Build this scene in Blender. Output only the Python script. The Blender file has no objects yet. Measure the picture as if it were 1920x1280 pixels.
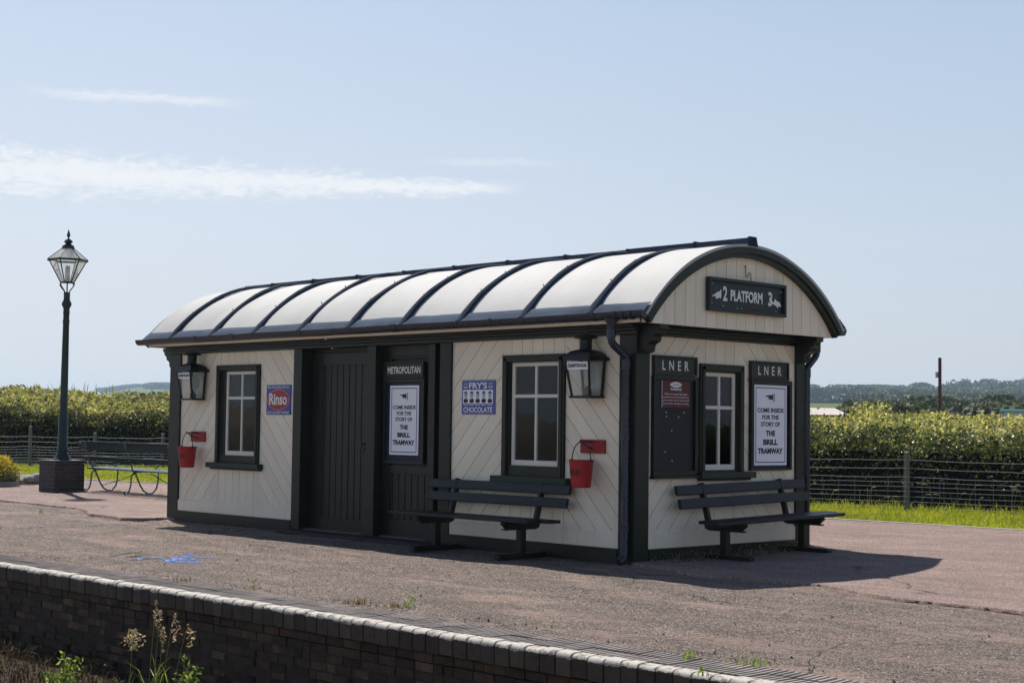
import bpy, math, random
import numpy as np
from mathutils import Vector, Matrix, noise as mnoise

# ------------------------------------------------------------------ camera, sky, sun, exposure
S = bpy.context.scene
COL = S.collection
rng = np.random.default_rng(7)
random.seed(7)

CAM_POS = Vector((11.6457, -13.1016, 1.561))
YAW, PITCH, ROLL, FPX = .8054, .0539, .0134, 2953.6
fw = Vector((-math.sin(YAW)*math.cos(PITCH), math.cos(YAW)*math.cos(PITCH), math.sin(PITCH)))
r0 = fw.cross(Vector((0, 0, 1))).normalized(); u0 = r0.cross(fw)
rr = r0*math.cos(ROLL) + u0*math.sin(ROLL); uu = -r0*math.sin(ROLL) + u0*math.cos(ROLL)
cd = bpy.data.cameras.new('camera'); cam = bpy.data.objects.new('camera', cd); COL.objects.link(cam)
cam.matrix_world = Matrix(((rr.x, uu.x, -fw.x, CAM_POS.x), (rr.y, uu.y, -fw.y, CAM_POS.y), (rr.z, uu.z, -fw.z, CAM_POS.z), (0, 0, 0, 1)))
cd.sensor_width = 36; cd.lens = FPX*36/1920; cd.clip_start = .1; cd.clip_end = 9000
S.camera = cam

SUN = Vector((-.645, .24, 1.0)).normalized()
SUN_EL = math.asin(SUN.z); SUN_AZ = math.atan2(SUN.x, SUN.y)     # clockwise from +y
ld = bpy.data.lights.new('sun', 'SUN'); ld.energy = 5.0; ld.angle = math.radians(.53); ld.color = (1, .955, .88)
lo = bpy.data.objects.new('sun', ld); COL.objects.link(lo)
lo.rotation_euler = (-SUN).to_track_quat('-Z', 'Y').to_euler()

W = bpy.data.worlds.new('World'); S.world = W; W.use_nodes = True
wn = W.node_tree; wn.nodes.clear()
def N(t, kind, **kw):
    n = t.nodes.new(kind)
    for k, v in kw.items(): setattr(n, k, v)
    return n
def MATH(t, op, a, b=None, c=None, clamp=False):
    n = t.nodes.new('ShaderNodeMath'); n.operation = op; n.use_clamp = clamp
    for i, v in enumerate((a, b, c)):
        if v is None: continue
        if isinstance(v, (int, float)): n.inputs[i].default_value = v
        else: t.links.new(v, n.inputs[i])
    return n.outputs[0]
def SSTEP(t, v, lo_, hi_):
    n = t.nodes.new('ShaderNodeMapRange'); n.interpolation_type = 'SMOOTHSTEP'
    t.links.new(v, n.inputs['Value'])
    n.inputs['From Min'].default_value = lo_; n.inputs['From Max'].default_value = hi_
    return n.outputs['Result']
sky = N(wn, 'ShaderNodeTexSky', sky_type='NISHITA', sun_disc=False)
sky.sun_elevation = SUN_EL; sky.sun_rotation = SUN_AZ
sky.air_density = 1.0; sky.dust_density = .9; sky.ozone_density = 1.4; sky.altitude = 100
SKY_STRENGTH = .12; EXPOSURE = .45
tc = N(wn, 'ShaderNodeTexCoord'); sp = N(wn, 'ShaderNodeSeparateXYZ'); wn.links.new(tc.outputs['Generated'], sp.inputs[0])
az = MATH(wn, 'ARCTAN2', sp.outputs[0], sp.outputs[1]); el = MATH(wn, 'ARCSINE', sp.outputs[2])
def cloud_layer(c_el, az0, az1, half0, half1, scale_az, scale_el, dens, seed):
    """wispy streak along a fixed band of the sky (azimuth az0..az1, elevation c_el)"""
    cmb = N(wn, 'ShaderNodeCombineXYZ')
    wn.links.new(MATH(wn, 'MULTIPLY', az, scale_az), cmb.inputs[0]); wn.links.new(MATH(wn, 'MULTIPLY', el, scale_el), cmb.inputs[1])
    cmb.inputs[2].default_value = seed
    nz = N(wn, 'ShaderNodeTexNoise'); nz.inputs['Scale'].default_value = 1; nz.inputs['Detail'].default_value = 9
    nz.inputs['Roughness'].default_value = .68; nz.inputs['Distortion'].default_value = .9
    wn.links.new(cmb.outputs[0], nz.inputs['Vector'])
    t = MATH(wn, 'DIVIDE', MATH(wn, 'SUBTRACT', az, az0), az1-az0, clamp=True)
    half = MATH(wn, 'ADD', MATH(wn, 'MULTIPLY', t, half1-half0), half0)
    d = MATH(wn, 'DIVIDE', MATH(wn, 'SUBTRACT', el, c_el), half)
    nd = MATH(wn, 'ADD', MATH(wn, 'ABSOLUTE', d), MATH(wn, 'MULTIPLY', MATH(wn, 'SUBTRACT', nz.outputs['Fac'], .5), -3.6))
    edge = MATH(wn, 'SUBTRACT', 1.0, SSTEP(wn, nd, .05, 1.35))
    ends = MATH(wn, 'MULTIPLY', SSTEP(wn, az, az0-.02, az0+.03), MATH(wn, 'SUBTRACT', 1.0, SSTEP(wn, az, az1-.05, az1)))
    return MATH(wn, 'MULTIPLY', MATH(wn, 'MULTIPLY', edge, ends), dens)
ca = cloud_layer(.1505, -1.34, -.79, .023, .003, 62, 170, .95, 3.0)
cb = cloud_layer(.1985, -1.10, -.965, .0034, .0034, 70, 240, .6, 8.3)
cc_ = cloud_layer(.1665, -.86, -.76, .0028, .003, 90, 240, .30, 5.1)
cm = MATH(wn, 'MAXIMUM', MATH(wn, 'MAXIMUM', ca, cb), cc_)
# a milky summer sky: the Sky Texture toned towards pale blue-white, paler low down and on the sun's side
K_ = 1/(SKY_STRENGTH*2**EXPOSURE)
def sky_ramp(stops):
    n = wn.nodes.new('ShaderNodeValToRGB'); e = n.color_ramp.elements
    while len(e) < len(stops): e.new(.5)
    for el_, (p, c) in zip(e, stops): el_.position = p; el_.color = (*c, 1)
    wn.links.new(MATH(wn, 'DIVIDE', el, math.pi/2, clamp=True), n.inputs[0]); return n.outputs[0]
def wmix(fac, a_, b_, mode='MIX'):
    n = N(wn, 'ShaderNodeMix', data_type='RGBA', blend_type=mode)
    for i_, v in (('Factor', fac), ('A', a_), ('B', b_)):
        if isinstance(v, (int, float)): n.inputs[i_].default_value = v
        elif isinstance(v, tuple): n.inputs[i_].default_value = (*v, 1)
        else: wn.links.new(v, n.inputs[i_])
    return n.outputs['Result']
q_ = lambda e_: e_/(math.pi/2)
skyc = lambda st: [(p_, (c_[0], c_[1]*.968, c_[2]*.95)) for p_, c_ in st]
lft = sky_ramp(skyc([(0, (.655, .68, .74)), (q_(.04), (.675, .70, .76)), (q_(.12), (.69, .745, .84)), (q_(.27), (.555, .67, .84)), (q_(.55), (.17, .27, .49)), (q_(1.1), (.06, .11, .27))]))
rgt = sky_ramp(skyc([(0, (.58, .61, .675)), (q_(.04), (.595, .63, .695)), (q_(.12), (.56, .65, .76)), (q_(.27), (.445, .575, .76)), (q_(.55), (.15, .24, .44)), (q_(1.1), (.055, .105, .25))]))
sgrad = wmix(SSTEP(wn, MATH(wn, 'ABSOLUTE', MATH(wn, 'ADD', az, 1.2)), -.05, .85), lft, rgt)
scol = wmix(1.0, sgrad, (K_, K_, K_), 'MULTIPLY')
tone = wmix(.88, sky.outputs[0], scol)
mixc_out = wmix(cm, tone, (.90*K_, .915*K_, .94*K_))
bg = N(wn, 'ShaderNodeBackground'); bg.inputs[1].default_value = SKY_STRENGTH
wn.links.new(mixc_out, bg.inputs[0])
wo = N(wn, 'ShaderNodeOutputWorld'); wn.links.new(bg.outputs[0], wo.inputs[0])

S.view_settings.view_transform = 'Standard'; S.view_settings.look = 'None'
S.view_settings.exposure = EXPOSURE; S.view_settings.gamma = 1.0
S.cycles.max_bounces = 8; S.cycles.transparent_max_bounces = 12; S.cycles.volume_bounces = 0
S.cycles.use_denoising = True

# ------------------------------------------------------------------ helpers
ORIG = {}                     # object name -> world point its mesh is written relative to
def tag(o, label=None, cat=None, group=None, kind=None):
    for k, v in (('label', label), ('category', cat), ('group', group), ('kind', kind)):
        if v: o[k] = v
    return o
def thing(name, label, cat, loc=(0, 0, 0), group=None, rotz=0, local=False):
    o = bpy.data.objects.new(name, None); COL.objects.link(o); o.location = loc; o.rotation_euler = (0, 0, rotz)
    o.empty_display_size = .2
    ORIG[o.name] = Vector((0, 0, 0)) if local else Vector(loc)
    return tag(o, label, cat, group)
def copy_tree(o, parent=None):
    c = o.copy(); COL.objects.link(c); ORIG[c.name] = ORIG.get(o.name, Vector((0, 0, 0)))
    if parent: c.parent = parent
    for ch in list(o.children): copy_tree(ch, c)
    return c

def link_mesh(name, me, mat, parent=None, origin=None):
    o = bpy.data.objects.new(name, me); COL.objects.link(o)
    if mat:
        for m in (mat if isinstance(mat, (list, tuple)) else [mat]): me.materials.append(m)
    if parent is not None:
        o.parent = parent; ORIG[o.name] = ORIG[parent.name]
    return o

class MB:
    """collects simple solids and links them as ONE mesh object"""
    def __init__(s): s.v = []; s.f = []; s.mi = []; s.cur = 0
    def add(s, vs, fs):
        b = len(s.v); s.v += [tuple(v) for v in vs]
        for f in fs: s.f.append([b+i for i in f]); s.mi.append(s.cur)
        return s
    def box(s, x0, x1, y0, y1, z0, z1):
        return s.add([(x0,y0,z0),(x1,y0,z0),(x1,y1,z0),(x0,y1,z0),(x0,y0,z1),(x1,y0,z1),(x1,y1,z1),(x0,y1,z1)],
                     [(3,2,1,0),(4,5,6,7),(0,1,5,4),(1,2,6,5),(2,3,7,6),(3,0,4,7)])
    def bar(s, p, q, w, h, up=(0, 0, 1)):
        p, q = Vector(p), Vector(q); d = (q-p).normalized(); a = d.cross(Vector(up)).normalized()*w/2; b = a.normalized().cross(d)*h/2
        vs = [p-a-b, p+a-b, p+a+b, p-a+b, q-a-b, q+a-b, q+a+b, q-a+b]
        return s.add(vs, [(0,1,2,3),(7,6,5,4),(0,4,5,1),(1,5,6,2),(2,6,7,3),(3,7,4,0)])
    def tube(s, pts, r, n=8, caps=True):
        pts = [Vector(p) for p in pts]; rs = r if isinstance(r, (list, tuple)) else [r]*len(pts)
        rings = []; prev = None
        for i, p in enumerate(pts):
            t = (pts[min(i+1, len(pts)-1)]-pts[max(i-1, 0)]).normalized()
            if prev is None:
                a = t.cross(Vector((0, 0, 1))); a = a if a.length > .1 else t.cross(Vector((1, 0, 0))); a.normalize()
            else: a = (prev - t*prev.dot(t)).normalized()
            prev = a; b = t.cross(a)
            rings.append([p+(a*math.cos(2*math.pi*k/n)+b*math.sin(2*math.pi*k/n))*rs[i] for k in range(n)])
        vs = [v for rg in rings for v in rg]; fs = []
        for i in range(len(pts)-1):
            for k in range(n): fs.append((i*n+k, i*n+(k+1) % n, (i+1)*n+(k+1) % n, (i+1)*n+k))
        if caps: fs += [tuple(range(n-1, -1, -1)), tuple((len(pts)-1)*n+k for k in range(n))]
        return s.add(vs, fs)
    def lathe(s, prof, c=(0, 0, 0), n=20, rot=0., caps=True):
        vs = []; fs = []
        for (r, z) in prof:
            for k in range(n):
                a = rot+2*math.pi*k/n; vs.append((c[0]+r*math.cos(a), c[1]+r*math.sin(a), c[2]+z))
        m = len(prof)
        for i in range(m-1):
            for k in range(n): fs.append((i*n+k, i*n+(k+1) % n, (i+1)*n+(k+1) % n, (i+1)*n+k))
        if caps: fs += [tuple(range(n-1, -1, -1)), tuple((m-1)*n+k for k in range(n))]
        return s.add(vs, fs)
    def prism(s, poly, P, d0, d1):
        """2-D outline poly mapped by P(u, v, depth); front at d0, back at d1 (counter-clockwise seen from outside)"""
        n = len(poly)
        vs = [P(u, v, d0) for u, v in poly]+[P(u, v, d1) for u, v in poly]
        fs = [tuple(range(n)), tuple(range(2*n-1, n-1, -1))]+[(i, i+n, (i+1) % n+n, (i+1) % n) for i in range(n)]
        return s.add(vs, fs)
    def sheet(s, poly, P, d): return s.add([P(u, v, d) for u, v in poly], [tuple(range(len(poly)))])
    def build(s, name, mat, parent=None, bevel=0, smooth=False, seg=2, label=None):
        me = bpy.data.meshes.new(name)
        o0 = ORIG[parent.name] if parent is not None else Vector((0, 0, 0))
        me.from_pydata([tuple(Vector(v)-o0) for v in s.v], [], s.f)
        if any(s.mi): me.polygons.foreach_set('material_index', s.mi)
        if smooth: me.shade_smooth()
        me.validate(); me.update()
        o = link_mesh(name, me, mat, parent)
        if smooth == 'auto':
            me.set_sharp_from_angle(angle=math.radians(38))
        if bevel:
            b = o.modifiers.new('bevel', 'BEVEL'); b.width = bevel; b.segments = seg; b.limit_method = 'ANGLE'; b.angle_limit = math.radians(50)
        if label: o['label'] = label
        return o
    def top(s, name, mat, label=None, cat=None, group=None, kind=None, loc=None, **kw):
        """a thing that is one mesh (its own top-level object)"""
        if loc is None and s.v:
            a = np.array(s.v); loc = (float(a[:,0].mean()), float(a[:,1].mean()), float(a[:,2].min()))
        if loc: s.v = [tuple(Vector(v)-Vector(loc)) for v in s.v]
        o = s.build(name, mat, None, **kw); o.location = loc or (0, 0, 0); ORIG[o.name] = Vector(loc or (0, 0, 0))
        return tag(o, label, cat, group, kind)

def FRONT(y): return lambda u, v, d: (u, y-d, v)           # outside is -y
def BACK(y): return lambda u, v, d: (u, y+d, v)
def ENDR(x): return lambda u, v, d: (x+d, u, v)            # outside is +x
def ENDL(x): return lambda u, v, d: (x-d, u, v)

def clip(poly, a, b, c):
    """keep the side a*u+b*v<=c of a convex polygon"""
    out = []
    for i in range(len(poly)):
        p, q = poly[i], poly[(i+1) % len(poly)]
        dp, dq = a*p[0]+b*p[1]-c, a*q[0]+b*q[1]-c
        if dp <= 0: out.append(p)
        if dp*dq < 0:
            t = dp/(dp-dq); out.append((p[0]+t*(q[0]-p[0]), p[1]+t*(q[1]-p[1])))
    return out
def boards(mb, region, ang, w, gap, P, d0, d1, off=0., flip=False):
    """fill a convex region with parallel boards whose long side runs at angle ang, leaving narrow open joints"""
    nx, ny = -math.sin(ang), math.cos(ang)
    ds = [nx*u+ny*v for u, v in region]; k0 = math.floor((min(ds)-off)/w)
    for k in range(k0, math.ceil((max(ds)-off)/w)+1):
        lo_, hi_ = off+k*w+gap/2, off+(k+1)*w-gap/2
        pl = clip(clip(region, nx, ny, hi_), -nx, -ny, -lo_)
        if len(pl) >= 3:
            area = abs(sum(pl[i][0]*pl[(i+1) % len(pl)][1]-pl[(i+1) % len(pl)][0]*pl[i][1] for i in range(len(pl))))/2
            if area > 2e-4:
                j = random.uniform(-.0012, .0012)
                mb.prism(pl[::-1] if flip else pl, P, d0+j, d1)
def rect(u0, u1, v0, v1): return [(u0, v0), (u1, v0), (u1, v1), (u0, v1)]

_txt = {}
def text_polys(body, bold=0., space=1.):
    key = (body, bold, space)
    if key not in _txt:
        c = bpy.data.curves.new('lettering', 'FONT'); c.body = body; c.align_x = 'CENTER'; c.offset = bold; c.resolution_u = 3; c.space_character = space
        o = bpy.data.objects.new('lettering', c); COL.objects.link(o)
        me = bpy.data.meshes.new_from_object(o.evaluated_get(bpy.context.evaluated_depsgraph_get()))
        vs = [(v.co.x, v.co.y) for v in me.vertices]; fs = [tuple(p.vertices) for p in me.polygons]
        bpy.data.objects.remove(o); bpy.data.curves.remove(c); bpy.data.meshes.remove(me)
        _txt[key] = (vs, fs)
    return _txt[key]
def put_text(mb, body, P, d, uc, vc, height, width=None, bold=0., space=1., mirror=False, warp=None):
    """lettering of the given size centred on (uc, vc) of the plane P"""
    vs, fs = text_polys(body, bold, space)
    us = [v[0] for v in vs]; ws = [v[1] for v in vs]
    w, h = max(us)-min(us), max(ws)-min(ws); cu, cv = (max(us)+min(us))/2, (max(ws)+min(ws))/2
    sv = height/h; su = (width/w) if width else sv
    pts = [(uc+(u-cu)*su, vc+(v-cv)*sv) for u, v in vs]
    mb.add([P(u, v, d) for u, v in pts], fs)

# ------------------------------------------------------------------ materials
def new_mat(name):
    m = bpy.data.materials.new(name); m.use_nodes = True; t = m.node_tree
    return m, t, t.nodes['Principled BSDF']
def RAMP(t, fac, stops, interp='LINEAR'):
    n = t.nodes.new('ShaderNodeValToRGB'); n.color_ramp.interpolation = interp
    e = n.color_ramp.elements
    while len(e) < len(stops): e.new(.5)
    for el_, (p, c) in zip(e, stops): el_.position = p; el_.color = (*c, 1)
    t.links.new(fac, n.inputs[0]); return n.outputs[0]
def NOISE(t, scale, detail=4, rough=.6, vec=None, coord='Object', stretch=None, dist=0.):
    n = t.nodes.new('ShaderNodeTexNoise'); n.inputs['Scale'].default_value = scale; n.inputs['Detail'].default_value = detail
    n.inputs['Roughness'].default_value = rough; n.inputs['Distortion'].default_value = dist
    if vec is None:
        c = t.nodes.new('ShaderNodeTexCoord'); vec = c.outputs[coord]
    if stretch:
        mp = t.nodes.new('ShaderNodeMapping'); mp.inputs['Scale'].default_value = stretch; t.links.new(vec, mp.inputs[0]); vec = mp.outputs[0]
    t.links.new(vec, n.inputs['Vector']); return n.outputs['Fac']
def MIX(t, fac, a, b, mode='MIX'):
    n = t.nodes.new('ShaderNodeMix'); n.data_type = 'RGBA'; n.blend_type = mode
    for inp, v in ((n.inputs['Factor'], fac), (n.inputs['A'], a), (n.inputs['B'], b)):
        if isinstance(v, (int, float)): inp.default_value = v
        elif isinstance(v, tuple): inp.default_value = (*v, 1) if len(v) == 3 else v
        else: t.links.new(v, inp)
    return n.outputs['Result']
def BUMP(t, h, strength, dist=.01, prev=None):
    n = t.nodes.new('ShaderNodeBump'); n.inputs['Strength'].default_value = strength; n.inputs['Distance'].default_value = dist
    t.links.new(h, n.inputs['Height'])
    if prev: t.links.new(prev, n.inputs['Normal'])
    return n.outputs[0]
def sc(c, k): return tuple(x*k for x in c)
def paint(name, col, rough=.5, var=.12, scale=3., grain=0., chip=None, stretch=None, island=.0, spec=.32, streak=0.):
    """brushed paint: slow tone variation, brush grain in the bump, optional worn chips of another colour"""
    m, t, b = new_mat(name)
    n1 = NOISE(t, scale, 5, .6)
    c = RAMP(t, n1, [(.25, sc(col, 1-var)), (.75, sc(col, 1+var))])
    if island:
        g = t.nodes.new('ShaderNodeNewGeometry')
        c = MIX(t, 1., c, RAMP(t, g.outputs['Random Per Island'], [(0, (1-island,)*3), (1, (1+island*.6, 1+island*.6, 1+island*.5))]), 'MULTIPLY')
    if streak:
        c = MIX(t, MATH(t, 'MULTIPLY', SSTEP(t, NOISE(t, 5, 5, .7, stretch=(2.2, 2.2, .16)), .52, .78), streak), c, sc(col, .55))
        c = MIX(t, MATH(t, 'MULTIPLY', SSTEP(t, NOISE(t, 2.3, 6, .7), .58, .75), streak*.8), c, (col[0]*.80, col[1]*.74, col[2]*.62))
    if chip:
        n3 = NOISE(t, chip[1], 6, .7)
        c = MIX(t, SSTEP(t, n3, chip[2], chip[2]+.03), c, chip[0])
    t.links.new(c, b.inputs['Base Color'])
    r_ = NOISE(t, scale*4, 4, .6)
    t.links.new(MATH(t, 'ADD', MATH(t, 'MULTIPLY', r_, .3), rough-.15), b.inputs['Roughness'])
    b.inputs['Specular IOR Level'].default_value = spec
    if grain:
        t.links.new(BUMP(t, NOISE(t, 40, 5, .65, stretch=stretch), grain, .004), b.inputs['Normal'])
    return m
CREAM = (.78, .69, .55)
M = {}
M['cream'] = paint('cream_paint', CREAM, .55, .05, 1.6, .25, ((.30, .25, .18), 9, .735), stretch=(1, 1, .12), island=.07, streak=.32)
M['cream_trim'] = paint('cream_trim_paint', sc(CREAM, 1.02), .5, .05, 2., .15, ((.22, .19, .14), 7, .70), streak=.4)
M['gap'] = paint('joint_dark', (.11, .095, .075), .8)
GREEN = (.0125, .0142, .0088)
M['green'] = paint('dark_green_paint', GREEN, .42, .3, 4, .35, ((.075, .08, .07), 14, .76), stretch=(1, 1, .1))
M['green_h'] = paint('dark_green_paint_rail', GREEN, .42, .3, 4, .3, ((.075, .08, .07), 14, .77), stretch=(.1, .1, 1))
M['door'] = paint('door_green_paint', (.0135, .0165, .0108), .4, .3, 5, .35, stretch=(1, 1, .1), island=.12)
M['sill'] = paint('sill_green_paint', (.014, .027, .017), .5, .25, 6, .3, ((.10, .10, .09), 18, .75))
M['black'] = paint('black_enamel', (.006, .006, .007), .35, .3, 6, .15)
M['pipe'] = paint('black_plastic_pipe', (.016, .021, .034), .3, .2, 5, spec=.45)
M['lead'] = paint('lead_roll', (.018, .030, .052), .92, .3, 8, .3, spec=.15)
M['apron'] = paint('lead_apron', (.048, .066, .100), .95, .3, 3, .4, spec=.1)
M['bench'] = paint('bench_dark_paint', (.0095, .0085, .0125), .45, .3, 7, .3, ((.045, .04, .04), 9, .70), stretch=(.1, .1, 1))
M['benchleg'] = paint('bench_leg_paint', (.009, .0105, .0085), .45, .3, 7, .2)
M['gbench'] = paint('garden_bench_green', (.045, .085, .095), .26, .25, 6, .15, spec=.7)  # bench green made paler and bluer to paint in sky sheen on its tops
M['gbench_back'] = paint('garden_bench_slat', (.007, .0075, .004), .5, .25, 6, .25, spec=.12)
M['lamp'] = paint('lamp_green_paint', (.013, .026, .022), .38, .25, 6, .2)
M['red'] = paint('red_paint', (.36, .022, .022), .42, .15, 6, .2, ((.09, .02, .018), 16, .70))
M['redboard'] = paint('red_board_paint', (.30, .018, .022), .5, .15, 6, .2)
M['iron'] = paint('dark_iron', (.035, .028, .026), .5, .3, 20)
M['white'] = paint('white_sign', (.80, .80, .86), .4, .03, 3)
M['white_sash'] = paint('sash_paint', (.66, .62, .54), .5, .06, 6, .2, ((.22, .2, .16), 18, .72))
M['letter_w'] = paint('white_lettering', (.72, .70, .70), .5, .06, 8)
M['letter_k'] = paint('black_lettering', (.014, .014, .016), .5)
M['blue'] = paint('blue_enamel', (.016, .02, .24), .22, .1, 6, spec=.6)
M['blue2'] = paint('blue_enamel_deep', (.020, .035, .27), .22, .1, 6, spec=.6)
M['navy'] = paint('navy_board', (.008, .012, .030), .5, .2, 5)
M['board_black'] = paint('notice_board_black', (.005, .0055, .010), .5, .35, 6, .2, ((.10, .12, .16), 12, .76))
M['header'] = paint('header_green', (.026, .027, .019), .5, .15, 6, .1)
M['signgreen'] = paint('sign_green', (.011, .019, .020), .42, .15, 6, .1)
M['maroon'] = paint('maroon_notice', (.10, .012, .02), .45, .05, 4)
M['redoval'] = paint('red_oval', (.33, .025, .03), .25, .06, 6)
M['rust'] = paint('rust', (.12, .03, .015), .8, .4, 30)
M['pinkline'] = paint('pale_red_line', (.60, .25, .22), .3)
M['inner'] = paint('inside_wall', (.40, .40, .37), .7, .1, 3)
M['floorwood'] = paint('inside_floor', (.10, .08, .06), .7, .2, 4)
M['cloth'] = paint('pale_cloth', (.55, .54, .52), .9, .1, 8)
M['redcloth'] = paint('brick_red_panel', (.16, .035, .025), .7, .2, 6)
M['bulb'] = paint('lamp_mantle', (.42, .43, .42), .5)
M['reflector'] = paint('reflector_disc', (.50, .62, .62), .15, .1, 5, spec=.8)
M['steel'] = paint('wire_steel', (.30, .31, .31), .4, .2, 20)
M['post'] = paint('weathered_post', (.17, .16, .125), .85, .3, 7, .6, stretch=(1, 1, .12))
M['concrete'] = paint('kerb_concrete', (.46, .43, .37), .85, .2, 9, .6)
M['kerbgrey'] = paint('kerb_grey', (.40, .38, .35), .85, .25, 9, .6)
M['stone'] = paint('pale_stone', (.26, .25, .23), .85, .3, 9, .5)
M['redpole'] = paint('red_brown_pole', (.11, .022, .020), .5, .25, 5)
M['pale_box'] = paint('pale_grey_box', (.40, .42, .42), .5)
M['barnroof'] = paint('barn_roof', (.46, .40, .36), .75, .15, .4)
M['barnwall'] = paint('barn_wall', (.16, .15, .15), .8, .2, .5)
M['tealroof'] = paint('teal_roof', (.02, .16, .13), .4, .1, .5)
M['paleside'] = paint('pale_side', (.50, .52, .55), .5, .08, .4)
M['brickhouse'] = paint('brick_house', (.30, .15, .11), .85, .1, .4)

def roof_mat():
    m, t, b = new_mat('roof_sheet')
    c = RAMP(t, NOISE(t, .9, 6, .6, stretch=(1, .35, .35)), [(.3, (.345, .34, .335)), (.7, (.435, .43, .42))])
    c = MIX(t, SSTEP(t, NOISE(t, 5, 5, .7, stretch=(2.5, .5, .5)), .62, .8), c, (.33, .31, .275))
    t.links.new(c, b.inputs['Base Color']); b.inputs['Roughness'].default_value = .68
    b.inputs['Specular IOR Level'].default_value = .26
    h = BUMP(t, NOISE(t, 1.3, 3, .5), .35, .05); t.links.new(BUMP(t, NOISE(t, 60, 3, .6), .15, .002, h), b.inputs['Normal'])
    return m
M['roof'] = roof_mat()
def glass_mat(name, tint=(.9, .95, .93), gloss=.10, rough=.02, haze=0.):
    m, t, b = new_mat(name); t.nodes.remove(b); out = t.nodes['Material Output']
    tr = t.nodes.new('ShaderNodeBsdfTransparent'); tr.inputs[0].default_value = (*tint, 1)
    gl = t.nodes.new('ShaderNodeBsdfGlossy'); gl.inputs['Roughness'].default_value = rough
    fr = t.nodes.new('ShaderNodeFresnel'); fr.inputs[0].default_value = 1.5
    mx = t.nodes.new('ShaderNodeMixShader'); t.links.new(MATH(t, 'ADD', fr.outputs[0], gloss-.05, clamp=True), mx.inputs[0])
    bn = t.nodes.new('ShaderNodeBump'); bn.inputs['Strength'].default_value = .25; bn.inputs['Distance'].default_value = .004; t.links.new(NOISE(t, 5, 2, .5), bn.inputs['Height']); t.links.new(bn.outputs[0], gl.inputs['Normal'])
    t.links.new(tr.outputs[0], mx.inputs[1]); t.links.new(gl.outputs[0], mx.inputs[2]); s = mx.outputs[0]
    if haze:
        df = t.nodes.new('ShaderNodeBsdfDiffuse'); df.inputs[0].default_value = (.6, .62, .6, 1)
        tl = t.nodes.new('ShaderNodeBsdfTranslucent'); tl.inputs[0].default_value = (.6, .62, .6, 1)
        a = t.nodes.new('ShaderNodeAddShader'); t.links.new(df.outputs[0], a.inputs[0]); t.links.new(tl.outputs[0], a.inputs[1])
        m2 = t.nodes.new('ShaderNodeMixShader'); m2.inputs[0].default_value = haze
        t.links.new(s, m2.inputs[1]); t.links.new(a.outputs[0], m2.inputs[2]); s = m2.outputs[0]
    t.links.new(s, out.inputs[0]); return m
M['glass'] = glass_mat('window_glass', (.88, .92, .91), .045)
M['lglass'] = glass_mat('lantern_glass', (.93, .95, .94), .05, .08, .14)
M['dglass'] = glass_mat('dusty_glass', (.8, .78, .72), .08, .15, .5)
# ------------------------------------------------------------------ the station building
D = math.radians
L_, WID = 9.55, 3.10
RC_Y, RC_Z, RR = 1.53, 1.338, 2.367            # roof arc: centre and outer radius
BLD = thing('waiting_room', 'cream boarded waiting room with dark green frame and curved grey metal roof, on the platform', 'station building', (-4.77, 1.55, .06))
ZP0, ZP1, ZS, ZT, ZB = .03, .22, .40, 2.60, 2.71   # plinth foot and top, skirting top, wall head, beam top
BW = .178

def wall_panel(P, u0, u1, win=None, flip=False, diag=True, z0=ZS, z1=ZT):
    mb = MB()
    if win:
        w0, w1, h0, h1 = win                                   # opening
        for reg, ang in ((rect(u0, w0-.09, z0, z1), D(47)), (rect(w1+.09, u1, z0, z1), D(-47)),
                         (rect(w0-.09, w1+.09, z0, h0), D(90)), (rect(w0-.09, w1+.09, h1, z1), D(90))):
            boards(mb, reg, ang, BW, .007, P, 0, -.012, off=.03, flip=flip)
        solids = [(u0, w0, z0-.3, z1), (w1, u1, z0-.3, z1), (w0, w1, z0-.3, h0), (w0, w1, h1, z1)]
    else:
        mid = (u0+u1)/2
        for reg, ang in ((rect(u0, mid, z0, z1), D(47)), (rect(mid, u1, z0, z1), D(-47))):
            boards(mb, reg, ang, BW, .007, P, 0, -.012, off=.03, flip=flip)
        solids = [(u0, u1, z0-.3, z1)]
    for a, b, c, d in solids:
        pl = rect(a, b, c, d); pl = pl[::-1] if flip else pl
        mb.cur = 1; mb.prism(pl, P, -.0125, -.03); mb.cur = 2; mb.prism(pl, P, -.0305, -.09)
    mb.cur = 0
    return mb.build('wall_panel', [M['cream'], M['gap'], M['inner']], BLD)

def flat(P, u0, u1, v0, v1, d0, d1, flip, mb=None):
    mb = mb or MB(); pl = rect(u0, u1, v0, v1); mb.prism(pl[::-1] if flip else pl, P, d0, d1); return mb

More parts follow.
